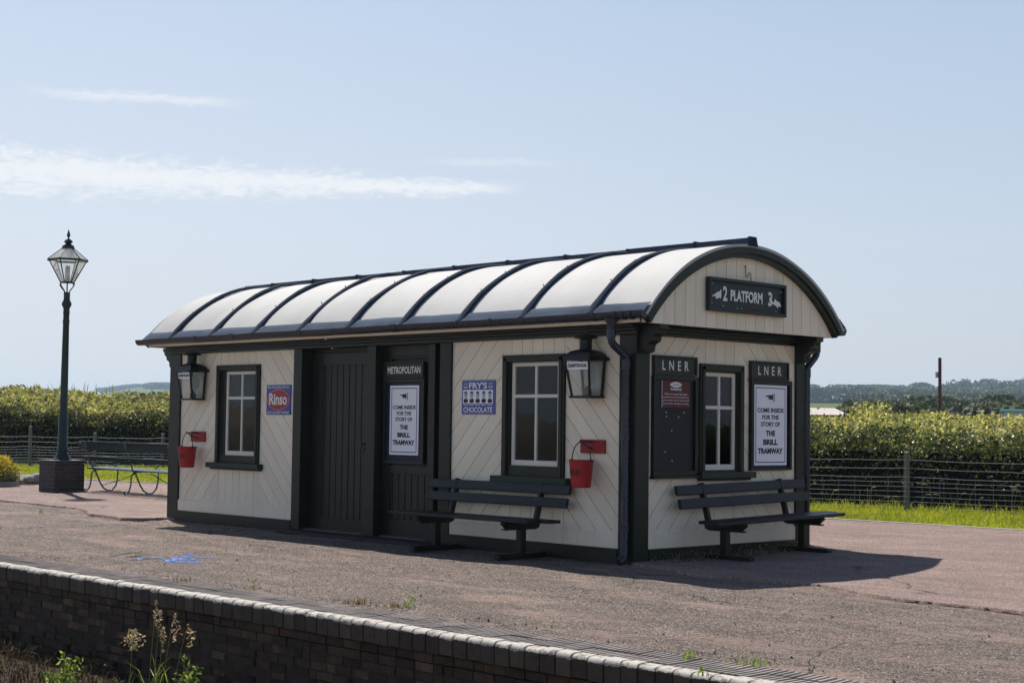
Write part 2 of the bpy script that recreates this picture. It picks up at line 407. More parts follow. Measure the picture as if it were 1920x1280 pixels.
def window(P, a0, a1, z0, z1, s0, s1, sz0, sz1, zmid, sl0, sl1, slz, flip=False):
    """a: outside of the dark architrave, s: outside of the pale sash, sl: sill"""
    mb = MB(); t = .085
    for q in (rect(a0, a0+t, z0, z1), rect(a1-t, a1, z0, z1), rect(a0+t, a1-t, z1-t, z1)):
        mb.prism(q[::-1] if flip else q, P, .034, .001)
    for q in (rect(a0+.03, a0+t-.006, z0, z1-.03), rect(a1-t+.006, a1-.03, z0, z1-.03), rect(a0+.03, a1-.03, z1-t+.012, z1-.028)):
        mb.prism(q[::-1] if flip else q, P, .046, .034)
    for q in (rect(a0+t, s0, sz0, z1-t), rect(s1, a1-t, sz0, z1-t), rect(s0, s1, sz1, z1-t)):
        if q[1][0]-q[0][0] > .004 and q[2][1]-q[1][1] > .004: mb.prism(q[::-1] if flip else q, P, -.012, -.088)
    q = rect(a0+t, a1-t, z0, sz0); mb.prism(q[::-1] if flip else q, P, .012, -.088)
    w = mb.build('window', M['green'], BLD, bevel=.004)
    sb = MB(); m = .045; c = (s0+s1)/2
    bars = [(s0, s0+m, sz0, sz1), (s1-m, s1, sz0, sz1), (s0+m, s1-m, sz1-m, sz1), (s0+m, s1-m, sz0, sz0+.065),
            (s0+m, s1-m, zmid-.02, zmid+.02), (c-.016, c+.016, sz0+.065, zmid-.02), (c-.016, c+.016, zmid+.02, sz1-m)]
    for q in bars: flat(P, *q, -.022, -.062, flip, sb)
    sb.build('sash', M['white_sash'], w, bevel=.003)
    flat(P, s0+m-.008, s1-m+.008, sz0+.05, sz1-m+.008, -.040, -.044, flip).build('pane', M['glass'], w)
    sl = MB(); pr = [(sl0, sl1, slz-.085, slz)]
    flat(P, sl0, sl1, slz-.075, slz, .105, .001, flip, sl); flat(P, sl0+.03, sl1-.03, slz-.10, slz-.076, .05, .001, flip, sl)
    sl.build('sill', M['sill'], w, bevel=.008)
    return w

FP, EP, LP_, BP = FRONT(0), ENDR(0), ENDL(-L_), BACK(WID)
wall_panel(FP, -9.29, -6.36, (-8.215, -7.275, 1.0, 2.325))
wall_panel(FP, -3.05, -.22, (-2.035, -1.165, 1.0, 2.33))
wall_panel(EP, .2, 2.95, (1.18, 1.82, 1.02, 2.24))
wall_panel(LP_, .2, 2.95, (1.0, 1.98, 1.02, 2.3), flip=True)
wall_panel(BP, -9.3, -.22, None, flip=True)
window(FP, -8.30, -7.19, .975, 2.41, -8.10, -7.30, 1.085, 2.315, 1.925, -8.43, -7.09, .975)
window(FP, -2.12, -1.08, .975, 2.415, -2.00, -1.19, 1.10, 2.325, 1.925, -2.24, -.97, .975)
window(EP, 1.09, 1.91, 1.06, 2.32, 1.205, 1.80, 1.085, 2.225, 1.815, 1.045, 2.06, 1.065)
window(LP_, .92, 2.06, 1.06, 2.38, 1.03, 1.95, 1.085, 2.30, 1.85, .85, 2.12, 1.065, flip=True)

for P, a, b, fl in ((FP, -9.29, -6.36, False), (FP, -3.05, -.22, False), (EP, .2, 2.95, False), (LP_, .2, 2.95, True), (BP, -9.3, -.22, True)):
    mb = MB(); flat(P, a, b, ZP1, ZS-.018, .024, -.01, fl, mb); flat(P, a, b, ZS-.018, ZS, .012, -.01, fl, mb)
    mb.build('skirting_board', M['cream_trim'], BLD, bevel=.006)
    flat(P, a, b, ZP0, ZP1-.001, .045, -.09, fl).build('plinth', M['green_h'], BLD, bevel=.006)

for x0, x1, y0, y1 in ((-.22, .032, -.032, .20), (-9.582, -9.29, -.032, .20), (-.22, .032, 2.95, 3.132), (-9.582, -9.30, 2.95, 3.132)):
    MB().box(x0, x1, y0, y1, ZP0-.02, ZT).build('corner_post', M['green'], BLD, bevel=.008)
for x0, x1, y0, y1 in ((-6.36, -6.17, -.034, .25), (-4.72, -4.54, -.034, .25), (-3.52, -3.39, .0, .25), (-3.26, -3.05, -.034, .25)):
    MB().box(x0, x1, y0, y1, .1, ZT).build('door_post', M['green'], BLD, bevel=.006)
mb = MB().box(-4.745, -4.515, -.052, .12, .1, .50); mb.build('post_foot', M['green'], BLD, bevel=.012)
mb = MB().box(-6.32, -3.08, .16, .25, 2.545, ZT); mb.box(-3.39, -3.26, .13, .2, .1, ZT); mb.build('door_header', M['green_h'], BLD, bevel=.004)

# boarded door, set back behind its posts
DP = FRONT(.175)
mb = MB()
for q in (rect(-6.17, -5.945, .115, 2.54), rect(-4.86, -4.72, .115, 2.54), rect(-5.945, -4.86, 2.37, 2.54), rect(-5.945, -4.86, .115, .27)):
    mb.prism(q, DP, .012, -.03)
boards(mb, rect(-5.945, -4.86, .27, 2.37), D(90), .136, .016, DP, 0, -.02, off=.05)
mb.prism(rect(-6.0, -4.8, .2, 2.45), DP, -.021, -.035)
dr = mb.build('door', M['door'], BLD, bevel=.003)
mb = MB(); mb.box(-5.02, -4.96, .150, .163, 1.21, 1.35); mb.tube([(-4.99, .15, 1.30), (-4.99, .11, 1.30), (-4.99, .105, 1.24)], .012, 6); mb.tube([(-4.985, .15, 1.22), (-4.985, .13, 1.16)], .008, 6)
mb.build('handle', M['iron'], dr)
# fixed side panel carrying the noticeboard
SPP = FRONT(.12); mb = MB()
for q in (rect(-4.54, -4.40, .115, 2.60), rect(-3.64, -3.52, .115, 2.60), rect(-4.40, -3.64, .115, .33), rect(-4.40, -3.64, .93, 1.04), rect(-4.40, -3.64, 2.46, 2.60)):
    mb.prism(q, SPP, 0, -.04)
boards(mb, rect(-4.40, -3.64, .33, .93), D(90), .128, .014, SPP, -.014, -.03)
mb.prism(rect(-4.40, -3.64, .33, 2.46), SPP, -.031, -.045); mb.prism(rect(-4.42, -3.62, 2.43, 2.455), SPP, .03, 0)
mb.build('side_panel', M['door'], BLD, bevel=.003)
mb = MB().box(-6.36, -2.86, -.29, .25, .03, .098); mb.build('doorstep', paint('slate_step', (.022, .020, .022), .7, .25, 5, .4), BLD, bevel=.012)

# wall plates under the eaves and across the ends (stepped mouldings)
for y0, s in ((0, -1), (WID, 1)):
    mb = MB()
    for a, b, z0, z1 in ((.0, .045, ZT, 2.645), (.0, .075, 2.645, 2.68), (.0, .11, 2.68, ZB)):
        mb.box(-9.60, .05, min(y0-s*.09, y0+s*b), max(y0-s*.09, y0+s*b), z0, z1)
    mb.build('wall_plate', M['green_h'], BLD, bevel=.006)
for x0, s in ((0, 1), (-L_, -1)):
    mb = MB()
    for b, z0, z1 in ((.045, ZT, 2.635), (.08, 2.635, 2.67), (.12, 2.67, 2.705)):
        xs = sorted((x0-s*.08, x0+s*b)); mb.box(xs[0], xs[1], .112, WID-.112, z0, z1)
    mb.build('wall_plate', M['green_h'], BLD, bevel=.006)
# corbel brackets that carry the overhanging gables
cor = [(0, 2.704), (.30, 2.704), (.30, 2.655), (.262, 2.645), (.255, 2.60), (.20, 2.575), (.19, 2.525), (.115, 2.49), (.10, 2.41), (.035, 2.395), (.0, 2.395)]
for s, x0 in ((1, .033), (-1, -9.583)):
    for y0, y1 in ((.015, .165), (2.945, 3.09)):
        mb = MB(); pl = [(x0+s*u, v) for u, v in cor]
        if s < 0: pl = pl[::-1]
        mb.prism(pl[::-1], lambda u, v, d: (u, d, v), y0, y1); mb.build('bracket', M['green'], BLD, bevel=.004)
# gables
RI = 2.215
for x0, s in ((.33, 1), (-9.88, -1)):
    P = ENDR(x0) if s > 0 else ENDL(x0); fl = s < 0
    half = math.sqrt(RI**2-(ZB-RC_Z)**2)+.07
    mb = MB(); k = -half
    while k < half-.01:
        a, b = RC_Y+k+.004, min(RC_Y+k+.182, RC_Y+half)-.003
        top = [(b-(b-a)*i/4, 0) for i in range(5)]
        top = [(u, RC_Z+math.sqrt(max(0, (RI+.06)**2-(u-RC_Y)**2))) for u, _ in top]
        pl = [(a, ZB), (b, ZB)]+[(u, max(v, ZB+.01)) for u, v in top]
        mb.prism(pl[::-1] if fl else pl, P, random.uniform(-.001, .001), -.014); k += .182
    n = 32; arc = [(RC_Y+half*(1-2*i/n), RC_Z+math.sqrt((RI+.08)**2-(half*(1-2*i/n))**2)) for i in range(n+1)]
    pl = [(RC_Y-half, ZB), (RC_Y+half, ZB)]+arc
    mb.cur = 1; mb.prism(pl[::-1] if fl else pl, P, -.0145, -.035); mb.cur = 0
    mb.build('gable_panel', [M['cream'], M['gap']], BLD)
    mb = MB(); xs = sorted((x0-s*.30, x0-s*.036)); mb.box(xs[0], xs[1], -.2, 3.26, ZB, ZB+.022); mb.build('soffit', M['green_h'], BLD)
    # arched bargeboard with an inner bead
    mb = MB(); th = math.asin(1.86/RR); n = 40
    for ra, rb, xa, xb in ((RI, RR-.034, x0+s*.001, x0+s*.075), (RI+.05, RR-.034, x0+s*.075, x0+s*.098)):
        vs = []
        for i in range(n+1):
            a = -th+2*th*i/n
            for r_, x_ in ((ra, xa), (ra, xb), (rb, xb), (rb, xa)): vs.append((x_, RC_Y+r_*math.sin(a), RC_Z+r_*math.cos(a)))
        fs = [tuple(4*i+k for k in q) for i in range(n) for q in ((0, 1, 5, 4), (1, 2, 6, 5), (2, 3, 7, 6), (3, 0, 4, 7))]
        fs = [f if s > 0 else f[::-1] for f in fs]+[(0, 1, 2, 3), (4*n, 4*n+1, 4*n+2, 4*n+3)]
        mb.add(vs, fs)
    mb.build('bargeboard', M['green_h'], BLD)

# roof sheet
RX0, RX1 = -9.86, .435
th = math.asin(1.86/RR); n = 44; nx = 90; vs = []; fs = []
for j in range(nx+1):
    x = RX0+(RX1-RX0)*j/nx
    for i in range(n+1):
        a = -th+2*th*i/n; w = .006*mnoise.noise(Vector((x*1.1, a*3, 3)))+.003*mnoise.noise(Vector((x*4, a*7, 1)))
        edge = min(1, min(i, n-i)/4); r_ = RR+w*edge
        vs.append((x, RC_Y+r_*math.sin(a), RC_Z+r_*math.cos(a)))
b0 = len(vs)
for j in range(nx+1):
    x = RX0+(RX1-RX0)*j/nx
    for i in range(n+1): a = -th+2*th*i/n; vs.append((x, RC_Y+(RR-.03)*math.sin(a), RC_Z+(RR-.03)*math.cos(a)))
I = lambda j, i: j*(n+1)+i
for j in range(nx):
    for i in range(n):
        fs.append((I(j, i), I(j+1, i), I(j+1, i+1), I(j, i+1))); fs.append((b0+I(j, i), b0+I(j, i+1), b0+I(j+1, i+1), b0+I(j+1, i)))
    fs.append((I(j, 0), b0+I(j, 0), b0+I(j+1, 0), I(j+1, 0))); fs.append((I(j, n), I(j+1, n), b0+I(j+1, n), b0+I(j, n)))
for i in range(n):
    fs.append((I(0, i), I(0, i+1), b0+I(0, i+1), b0+I(0, i))); fs.append((I(nx, i), b0+I(nx, i), b0+I(nx, i+1), I(nx, i+1)))
roof = MB().add(vs, fs).build('roof', M['roof'], BLD, smooth='auto')
def arcp(x, a, r_): return Vector((x, RC_Y+r_*math.sin(a), RC_Z+r_*math.cos(a)))
# lead aprons along both eaves, slightly buckled
for sgn in (-1, 1):
    mb = MB(); vs = []; fs = []; m = 140
    for j in range(m+1):
        x = RX0+.004+(RX1-RX0-.008)*j/m
        for k, (aa, lift) in enumerate(((th-.066, .006), (th-.064, .020), (th-.03, .034), (th+.004, .050))):
            wob = .009*mnoise.noise(Vector((x*1.1, k*.8, 9*sgn)))+.005*mnoise.noise(Vector((x*4, k, 4)))
            a = (aa+(wob*.9 if k < 2 else 0)); r_ = RR+lift+max(-.004, wob*.7 if k > 0 else 0)
            vs.append(arcp(x, sgn*a, r_))
    for j in range(m):
        for k in range(3): fs.append((4*j+k, 4*j+k+1, 4*j+k+5, 4*j+k+4) if sgn > 0 else (4*j+k, 4*j+k+4, 4*j+k+5, 4*j+k+1))
    mb.add(vs, fs).build('apron', M['apron'], roof, smooth=True)
# nine rolls over the sheet joints, kinked where the lead was dressed down, with small fixing nails
RIBX = [-9.07+1.085*k for k in range(9)]
for rx in RIBX:
    mb = MB(); nk = 26; vs = []; fs = []; prof = [(-.043, .002), (-.036, .030), (-.015, .046), (.015, .046), (.036, .030), (.043, .002)]
    kinks = sorted(random.uniform(-th*.9, -.1) for _ in range(3))+sorted(random.uniform(.1, th*.9) for _ in range(3))
    keys = [-th-.004]+kinks+[th+.004]
    for i in range(nk+1):
        a = -th-.004+(2*th+.008)*i/nk
        for q in range(len(keys)-1):
            if keys[q] <= a <= keys[q+1]:
                t_ = (a-keys[q])/(keys[q+1]-keys[q]); pA, pB = arcp(0, keys[q], RR), arcp(0, keys[q+1], RR); ch = pA.lerp(pB, t_)
                chord = math.hypot(ch.y-RC_Y, ch.z-RC_Z); break
        r_ = RR+.30*(chord-RR)+.012; off = .012*mnoise.noise(Vector((rx*3, a*2.2, 5)))
        for u, h in prof:
            k_ = 1.45 if abs(a) > th-.07 else 1.
            vs.append(arcp(rx+off+u*k_, a, r_+h*(1.1 if abs(a) > th-.07 else 1)))
    np_ = len(prof)
    for i in range(nk):
        for k in range(np_-1): fs.append((i*np_+k, i*np_+k+1, (i+1)*np_+k+1, (i+1)*np_+k)[::-1])
    fs += [tuple(range(np_)), tuple(nk*np_+k for k in range(np_-1, -1, -1))]
    mb.add(vs, fs)
    for a in (-.66, -.46, -.2, .2, .5, .7):
        c = arcp(rx-.048, a, RR+.005); d_ = Vector((0, math.sin(a), math.cos(a))); mb.tube([c, c+d_*.045], .006, 5)
    mb.build('roll', M['lead'], roof, smooth='auto')
# ridge capping in lapped lengths
mb = MB(); xs = [-9.83]+RIBX+[.425]
for a, b in zip(xs[:-1], xs[1:]):
    dz = random.uniform(-.005, .005)
    mb.prism([(RC_Y-.085, 3.69), (RC_Y+.085, 3.69), (RC_Y+.055, 3.785+dz), (RC_Y-.055, 3.785+dz)], ENDR(0), b-.004, a)
    mb.prism([(RC_Y-.095, 3.685), (RC_Y+.095, 3.685), (RC_Y+.062, 3.797+dz), (RC_Y-.062, 3.797+dz)], ENDR(0), b+.02 if b > 0 else b+.012, b-.02)
mb.build('ridge_cap', M['lead'], roof, bevel=.006)

# eaves: cream fascia, gutter with its clips, downpipes
for y0, s in ((0, -1), (WID-.04, 1)):
    ys = sorted((y0+s*.262, y0+s*.240)); MB().box(-9.86, .33, ys[0], ys[1], 2.715, 2.815).build('fascia', M['cream_trim'], BLD)
    ys = sorted((y0+s*.115, y0+s*.239)); MB().box(-9.86, .32, ys[0], ys[1], 2.718, 2.732).build('soffit', M['cream_trim'], BLD)
    gy = y0+s*.335
    mb = MB(); vs = []; fs = []; m = 48; pr = [(math.pi*k/8) for k in range(9)]
    for j in range(m+1):
        x = -10.02+10.44*j/m; dz = .010*mnoise.noise(Vector((x*.55, 3.3, s)))+.004*mnoise.noise(Vector((x*1.7, 1, s)))
        for a in pr: vs.append((x, gy+.066*math.cos(a), 2.826+dz-.084*math.sin(a)))
        for a in reversed(pr): vs.append((x, gy+.058*math.cos(a), 2.826+dz-.076*math.sin(a)))
    q = 18
    for j in range(m):
        for k in range(q): fs.append((j*q+k, (j+1)*q+k, (j+1)*q+(k+1) % q, j*q+(k+1) % q))
    fs += [tuple(range(9)), tuple(m*q+k for k in range(8, -1, -1))]
    g = mb.add(vs, fs).build('gutter', M['pipe'], BLD, smooth='auto')
    for x, wd in ((-8.35, .05), (-7.4, .12), (-5.75, .05), (-3.77, .12), (-1.96, .05), (-.30, .05), (.02, .045), (.13, .045), (.24, .045)):
        mb = MB(); vs = []; fs = []
        for xx in (x-wd/2, x+wd/2):
            for a in pr: vs.append((xx, gy+.075*math.cos(a), 2.834-.095*math.sin(a)))
            for a in reversed(pr): vs.append((xx, gy+.0665*math.cos(a), 2.834-.0865*math.sin(a)))
        fs = [(k, q+k, q+(k+1) % q, (k+1) % q) for k in range(q)]+[tuple(range(q-1, -1, -1)), tuple(q+k for k in range(q))]
        mb.add(vs, fs); mb.box(x-wd/2, x+wd/2, min(gy-s*.07, gy-s*.10), max(gy-s*.07, gy-s*.10), 2.78, 2.835) if wd > .04 else None
        mb.build('gutter_clip', M['pipe'], g)
    # downpipe with swan neck
    mb = MB(); px_ = -.07 if s < 0 else .015; wy = y0+s*.085 if s < 0 else WID+.085
    mb.lathe([(.045, -.09), (.05, -.03), (.075, .0), (.08, .03)], (px_, gy, 2.735), 14)
    mb.tube([(px_, gy, 2.72), (px_, gy, 2.54), (px_, gy-s*.012, 2.505), (px_, gy-s*.04, 2.475), (px_, wy+s*.045, 2.375), (px_, wy+s*.012, 2.345), (px_, wy, 2.31), (px_, wy, .16), (px_, wy+s*.03, .12), (px_, wy+s*.09, .085)], .044, 12)
    mb.lathe([(.052, 0), (.052, .09)], (px_, gy, 2.55), 14); mb.lathe([(.053, 0), (.053, .1)], (px_, wy, 2.22), 14); mb.lathe([(.053, 0), (.053, .09)], (px_, wy, 1.42), 14); mb.lathe([(.053, 0), (.053, .09)], (px_, wy, .42), 14)
    mb.build('downpipe', M['pipe'], BLD, smooth='auto')
MB().box(-9.4, -.15, .05, 3.0, .06, .12).build('floor', M['floorwood'], BLD)

# ------------------------------------------------------------------ inside the room, seen through the end window
mb = MB(); vs = []; fs = []
for i in range(41):
    y = 1.585+.285*i/40; x = -.30+.015*math.sin(i*1.45)
    vs += [(x, y, 1.815), (x, y, 1.535)]
for i in range(40): fs.append((2*i, 2*i+1, 2*i+3, 2*i+2))
mb.add(vs, fs)
for y in (1.59, 1.865): mb.tube([(-.085, y, 1.82), (-.30, y, 1.82)], .006, 6)
mb.tube([(-.30, 1.56, 1.82), (-.30, 1.89, 1.82)], .007, 6); o = mb.top('striped_cloth', None, 'black and white striped cloth hanging inside the end window', 'cloth')
m, t, b = new_mat('striped_cloth'); wv = t.nodes.new('ShaderNodeTexWave'); wv.bands_direction = 'Y'; wv.inputs['Scale'].default_value = 10.5; wv.inputs['Distortion'].default_value = .6
tcc = t.nodes.new('ShaderNodeTexCoord'); t.links.new(tcc.outputs['Object'], wv.inputs['Vector'])
t.links.new(RAMP(t, wv.outputs['Fac'], [(.42, (.02, .02, .02)), (.55, (.6, .6, .58))]), b.inputs['Base Color']); o.data.materials.append(m)
sd = o.modifiers.new('thickness', 'SOLIDIFY'); sd.thickness = .004
mb = MB(); prof = [(2.27, .121), (2.75, .121), (2.75, 1.50), (2.66, 1.60), (2.50, 1.63), (2.36, 1.56), (2.27, 1.42)]
mb.prism(prof, ENDR(-.62), .08, 0); r_ = mb.top('high_backed_chair', M['redcloth'], 'brick red high chair back inside the end window', 'chair', bevel=.03)
mb = MB(); mb.tube([(-.30, 2.10, 2.9), (-.30, 2.10, 1.62), (-.30, 2.03, 1.50), (-.30, 2.06, 1.38), (-.30, 2.065, 1.12)], .008, 6); mb.top('pull_cord', M['white'], 'pale cord hanging in the right side of the end window', 'cord')
# ------------------------------------------------------------------ signs and noticeboards
HAND = [(1.0,.15),(1.0,.95),(.86,.90),(.83,.80),(.55,.86),(.44,.79),(.05,.73),(0,.66),(.05,.60),(.42,.60),(.36,.55),(.33,.49),(.40,.44),(.37,.38),(.42,.31),(.47,.26),(.56,.20),(.82,.26),(.86,.13)]
def hand(mb, P, d, u0, u1, v0, v1, cuff=None, tilt=0.):
    """pointing hand: index finger at u0, cuff at u1"""
    pts = [(u0+(u1-u0)*a, v0+(v1-v0)*(b+tilt*(a-.5))) for a, b in HAND]
    if u1 < u0: pts = pts[::-1]
    mb.sheet(pts[::-1] if u1 > u0 else pts[::-1], P, d)
def framed(mb, P, u0, u1, v0, v1, t, d0, d1, bt=None):
    bt = bt or t
    for q in (rect(u0, u0+t, v0, v1), rect(u1-t, u1, v0, v1), rect(u0+t, u1-t, v1-t, v1), rect(u0+t, u1-t, v0, v0+bt)): mb.prism(q, P, d0, d1)

# platform sign on the gable
sg = thing('platform_sign', 'dark green framed platform sign with white lettering and pointing hands on the gable', 'sign', (.345, 1.51, 2.90))
P = ENDR(.346)
mb = MB(); framed(mb, P, .785, 2.235, 2.90, 3.285, .038, .058, 0); mb.build('frame', M['signgreen'], sg, bevel=.004)
MB().prism(rect(.823, 2.197, 2.938, 3.247), P, .022, 0).build('panel', M['signgreen'], sg)
mb = MB(); d = .024; vc = 3.10
put_text(mb, '2', P, d, 1.105, vc+.012, .170, .080, .03); put_text(mb, 'PLATFORM', P, d, 1.505, vc, .132, .60, .035); put_text(mb, '3', P, d, 1.955, vc+.002, .170, .080, .03)
mb.build('lettering', M['letter_w'], sg)
mb = MB(); hand(mb, P, d, .87, 1.035, 3.015, 3.135, tilt=.45); mb.build('pointing_hand', M['letter_w'], sg); mb = MB()
pts = [(1.935, 3.085), (2.02, 3.07), (2.045, 3.115), (2.075, 3.09), (2.14, 3.075), (2.165, 3.03), (2.15, 3.02), (2.12, 3.035), (2.10, 3.005), (2.06, 3.03), (2.02, 3.045), (1.935, 3.065)]
mb.sheet(pts[::-1], P, d+.002); mb.build('pointing_hand', M['letter_w'], sg)
mb = MB(); mb.sheet([(1.44, 2.941), (1.60, 2.942), (1.78, 2.941), (1.70, 2.957), (1.66, 2.962), (1.60, 2.973), (1.52, 2.970), (1.46, 2.958)], P, d); mb.build('rust_patch', M['rust'], sg)
mb = MB()
for u, v in ((.87, 3.215), (2.155, 3.20), (.865, 2.99), (1.07, 2.965), (2.06, 2.962), (1.33, 2.955), (1.41, 2.957)): mb = MB(); mb.prism([(u+.008*math.cos(a*math.pi/3), v+.006*math.sin(a*math.pi/3)) for a in range(6)], P, .027, .0222); mb.build('screw', M['letter_w'], sg)
mb = MB(); mb.tube([(.352, 1.505, 3.455), (.353, 1.505, 3.40), (.353, 1.51, 3.345), (.353, 1.535, 3.335), (.353, 1.555, 3.36), (.353, 1.572, 3.39), (.353, 1.598, 3.385), (.353, 1.605, 3.345), (.353, 1.61, 3.29)], .0045, 6)
mb.lathe([(.010, 0), (.010, .012)], (.349, 1.505, 3.452), 8)
mb.top('bent_wire', M['iron'], 'thin bent wire hook left on the gable boards above the platform sign', 'wire')

def header(name_label, P, u0, u1, v0, v1, text, tw, th, root, sp=1., bold=.0):
    mb = MB(); framed(mb, P, u0, u1, v0, v1, .022, .052, 0); mb.prism(rect(u0+.022, u1-.022, v0+.022, v1-.022), P, .034, 0)
    h = mb.build('header_board', M['header'], root, bevel=.003)
    mb = MB(); put_text(mb, text, P, .036, (u0+u1)/2, (v0+v1)/2, th, tw, bold, sp); mb.build('lettering', M['letter_w'], h)
def poster(P, d, u0, u1, v0, v1, root):
    MB().prism(rect(u0, u1, v0, v1), P, d+.006, d).build('poster', M['white'], root)
    pst = [c for c in root.children if c.name.startswith('poster')][-1]
    w, h = u1-u0, v1-v0; uc = (u0+u1)/2
    mb = MB(); e = d+.008; i0 = .032; bw = .010
    for q in (rect(u0+i0, u0+i0+bw, v0+i0, v1-i0), rect(u1-i0-bw, u1-i0, v0+i0, v1-i0), rect(u0+i0+bw, u1-i0-bw, v1-i0-bw, v1-i0), rect(u0+i0+bw, u1-i0-bw, v0+i0, v0+i0+bw)): mb.sheet(q, P, e)
    for tx, fy, fh, fw_, bo in (('COME INSIDE', .685, .056, .80, .03), ('FOR THE', .598, .056, .50, .03), ('STORY OF', .512, .056, .58, .03), ('THE', .398, .068, .28, .05), ('BRILL', .288, .070, .44, .05), ('TRAMWAY', .178, .072, .76, .05)):
        put_text(mb, tx, P, e, uc, v0+h*fy, h*fh, w*fw_, bo)
    mb.build('lettering', M['letter_k'], pst)
    mb = MB(); hand(mb, P, e, uc-.16*w, uc+.07*w, v0+h*.80, v0+h*.89); mb.build('pointing_hand', M['letter_k'], pst)
    mb = MB(); mb.sheet(rect(uc+.085*w, uc+.125*w, v0+h*.79, v0+h*.895), P, e); mb.sheet([(uc-.055*w+.014*math.cos(a), v0+h*.84+.014*math.sin(a)) for a in [k*math.pi/4 for k in range(8)]], P, e+.002)
    mb.build('hand_cuff', paint('cuff_grey', (.30, .30, .33), .5), pst)

nb = thing('notice_board', 'black noticeboard with only a small maroon warning notice, left of the end window', 'notice board', (.02, .64, 1.04), 'noticeboards on the building')
P = ENDR(.001)
header(0, P, .262, 1.012, 2.165, 2.385, 'LNER', .46, .108, nb, 1.9, .012)
mb = MB(); framed(mb, P, .255, 1.03, 1.03, 2.16, .05, .05, 0, .055); mb.prism(rect(.24, 1.045, 1.0, 1.03), P, .075, .0); mb.build('frame', M['black'], nb, bevel=.004)
MB().prism(rect(.305, .98, 1.085, 2.11), P, .022, 0).build('back_board', M['board_black'], nb)
MB().prism(rect(.405, .90, 1.80, 2.105), P, .028, .0225).build('warning_notice', M['maroon'], nb)
wnote = nb.children[-1]
mb = MB(); e = .030
put_text(mb, 'WARNING!', P, e, .652, 2.008, .030, .20, .03)
for i, tx in enumerate(('Visitors are warned that steam', 'locomotives are hot and emit soot,', 'sparks, steam and oil, which could', 'cause injury or damage to clothing.')):
    put_text(mb, tx, P, e, .652, 1.955-.037*i, .024, (.40, .455, .455, .455)[i], .004)
mb.sheet([(.652+.105*math.cos(a)*(1-.18*abs(math.sin(a))), 2.060+.032*math.sin(a)) for a in [k*math.pi/10 for k in range(20)]], P, e); mb.sheet(rect(.406, .414, 1.80, 2.105), P, e)
mb.build('lettering', M['letter_w'], wnote)
mb = MB(); put_text(mb, 'QUAINTON', P, e+.002, .652, 2.060, .016, .11, .02); mb.build('emblem_lettering', M['maroon'], wnote)
mb = MB()
for u, v in ((.49, 1.745), (.80, 1.745), (.495, 1.70), (.71, 1.695), (.59, 1.54), (.60, 1.20), (.48, 1.30)): mb = MB(); mb.prism([(u+.007*math.cos(a*math.pi/3), v+.009*math.sin(a*math.pi/3)) for a in range(6)], P, .026, .0225); mb.build('drawing_pin', M['letter_w'], nb)

nb = thing('notice_board', 'noticeboard filled by a white poster, right of the end window', 'notice board', (.02, 2.41, 1.1), 'noticeboards on the building')
header(0, P, 2.025, 2.775, 2.165, 2.388, 'LNER', .46, .108, nb, 1.9, .012)
mb = MB(); framed(mb, P, 2.03, 2.84, 1.075, 2.16, .05, .05, 0, .03); mb.prism(rect(2.01, 2.795, 2.145, 2.164), P, .065, 0); mb.build('frame', M['black'], nb, bevel=.004)
MB().prism(rect(2.08, 2.79, 1.105, 2.11), P, .020, 0).build('back_board', M['navy'], nb)
poster(P, .021, 2.10, 2.755, 1.135, 2.105, nb)

nb = thing('notice_board', 'noticeboard with white poster on a navy ground, beside the dark green door', 'notice board', (-4.1, .1, 1.06), 'noticeboards on the building')
P = FRONT(.119)
header(0, P, -4.50, -3.70, 2.165, 2.385, 'METROPOLITAN', .66, .092, nb, 1., .022)
mb = MB(); framed(mb, P, -4.51, -3.69, 1.06, 2.16, .042, .042, 0, .042); mb.build('frame', M['door'], nb, bevel=.004)
MB().prism(rect(-4.468, -3.732, 1.10, 2.12), P, .018, 0).build('back_board', M['navy'], nb)
poster(P, .019, -4.385, -3.805, 1.175, 2.075, nb)

# enamel advertising plates
P = FRONT(-.001); sc2 = FRONT(-.001)
en = thing('enamel_sign', 'blue enamel sign with a single white word across a red oval, beside the left window', 'enamel sign', (-6.74, 0, 1.68), 'enamel advertising signs')
MB().prism(rect(-7.025, -6.44, 1.685, 2.105), P, .014, 0).build('plate', M['blue'], en, bevel=.003)
E_ = lambda ru, rv: [(-6.735+ru*math.cos(k*math.pi/24), 1.895+rv*math.sin(k*math.pi/24)) for k in range(48)]
MB().sheet(E_(.265, .148), P, .016).build('oval_rim', M['pinkline'], en); MB().sheet(E_(.252, .139), P, .018).build('oval', M['redoval'], en)
mb = MB(); put_text(mb, 'Rinso', P, .020, -6.735, 1.905, .165, .43, .03); put_text(mb, "SOAK THE CLOTHES THAT'S ALL", P, .016, -6.735, 2.073, .034, .53, .018); put_text(mb, 'SAVES COAL EVERY WASH DAY', P, .016, -6.735, 1.715, .034, .53, .018)
mb.build('lettering', M['letter_w'], en)
en = thing('enamel_sign', 'blue and white enamel sign with five small portraits in a row and white lettering', 'enamel sign', (-2.56, 0, 1.70), 'enamel advertising signs')
MB().prism(rect(-2.86, -2.262, 1.705, 2.125), P, .014, 0).build('plate', M['blue2'], en, bevel=.003)
mb = MB(); framed(mb, P, -2.853, -2.269, 1.712, 2.118, .005, .016, .0155); mb.build('edge_line', paint('pale_blue_line', (.35, .40, .6), .4), en)
MB().sheet(rect(-2.835, -2.295, 1.835, 2.005), P, .016).build('portrait_panel', M['white'], en); pn = en.children[-1]
mb = MB(); put_text(mb, "FRY'S", P, .016, -2.565, 2.058, .078, .33, .035); put_text(mb, 'CHOCOLATE', P, .016, -2.565, 1.762, .066, .52, .03)
for k in range(5): mb.sheet(rect(-2.825+.107*k, -2.74+.107*k, 1.816, 1.824), P, .016)
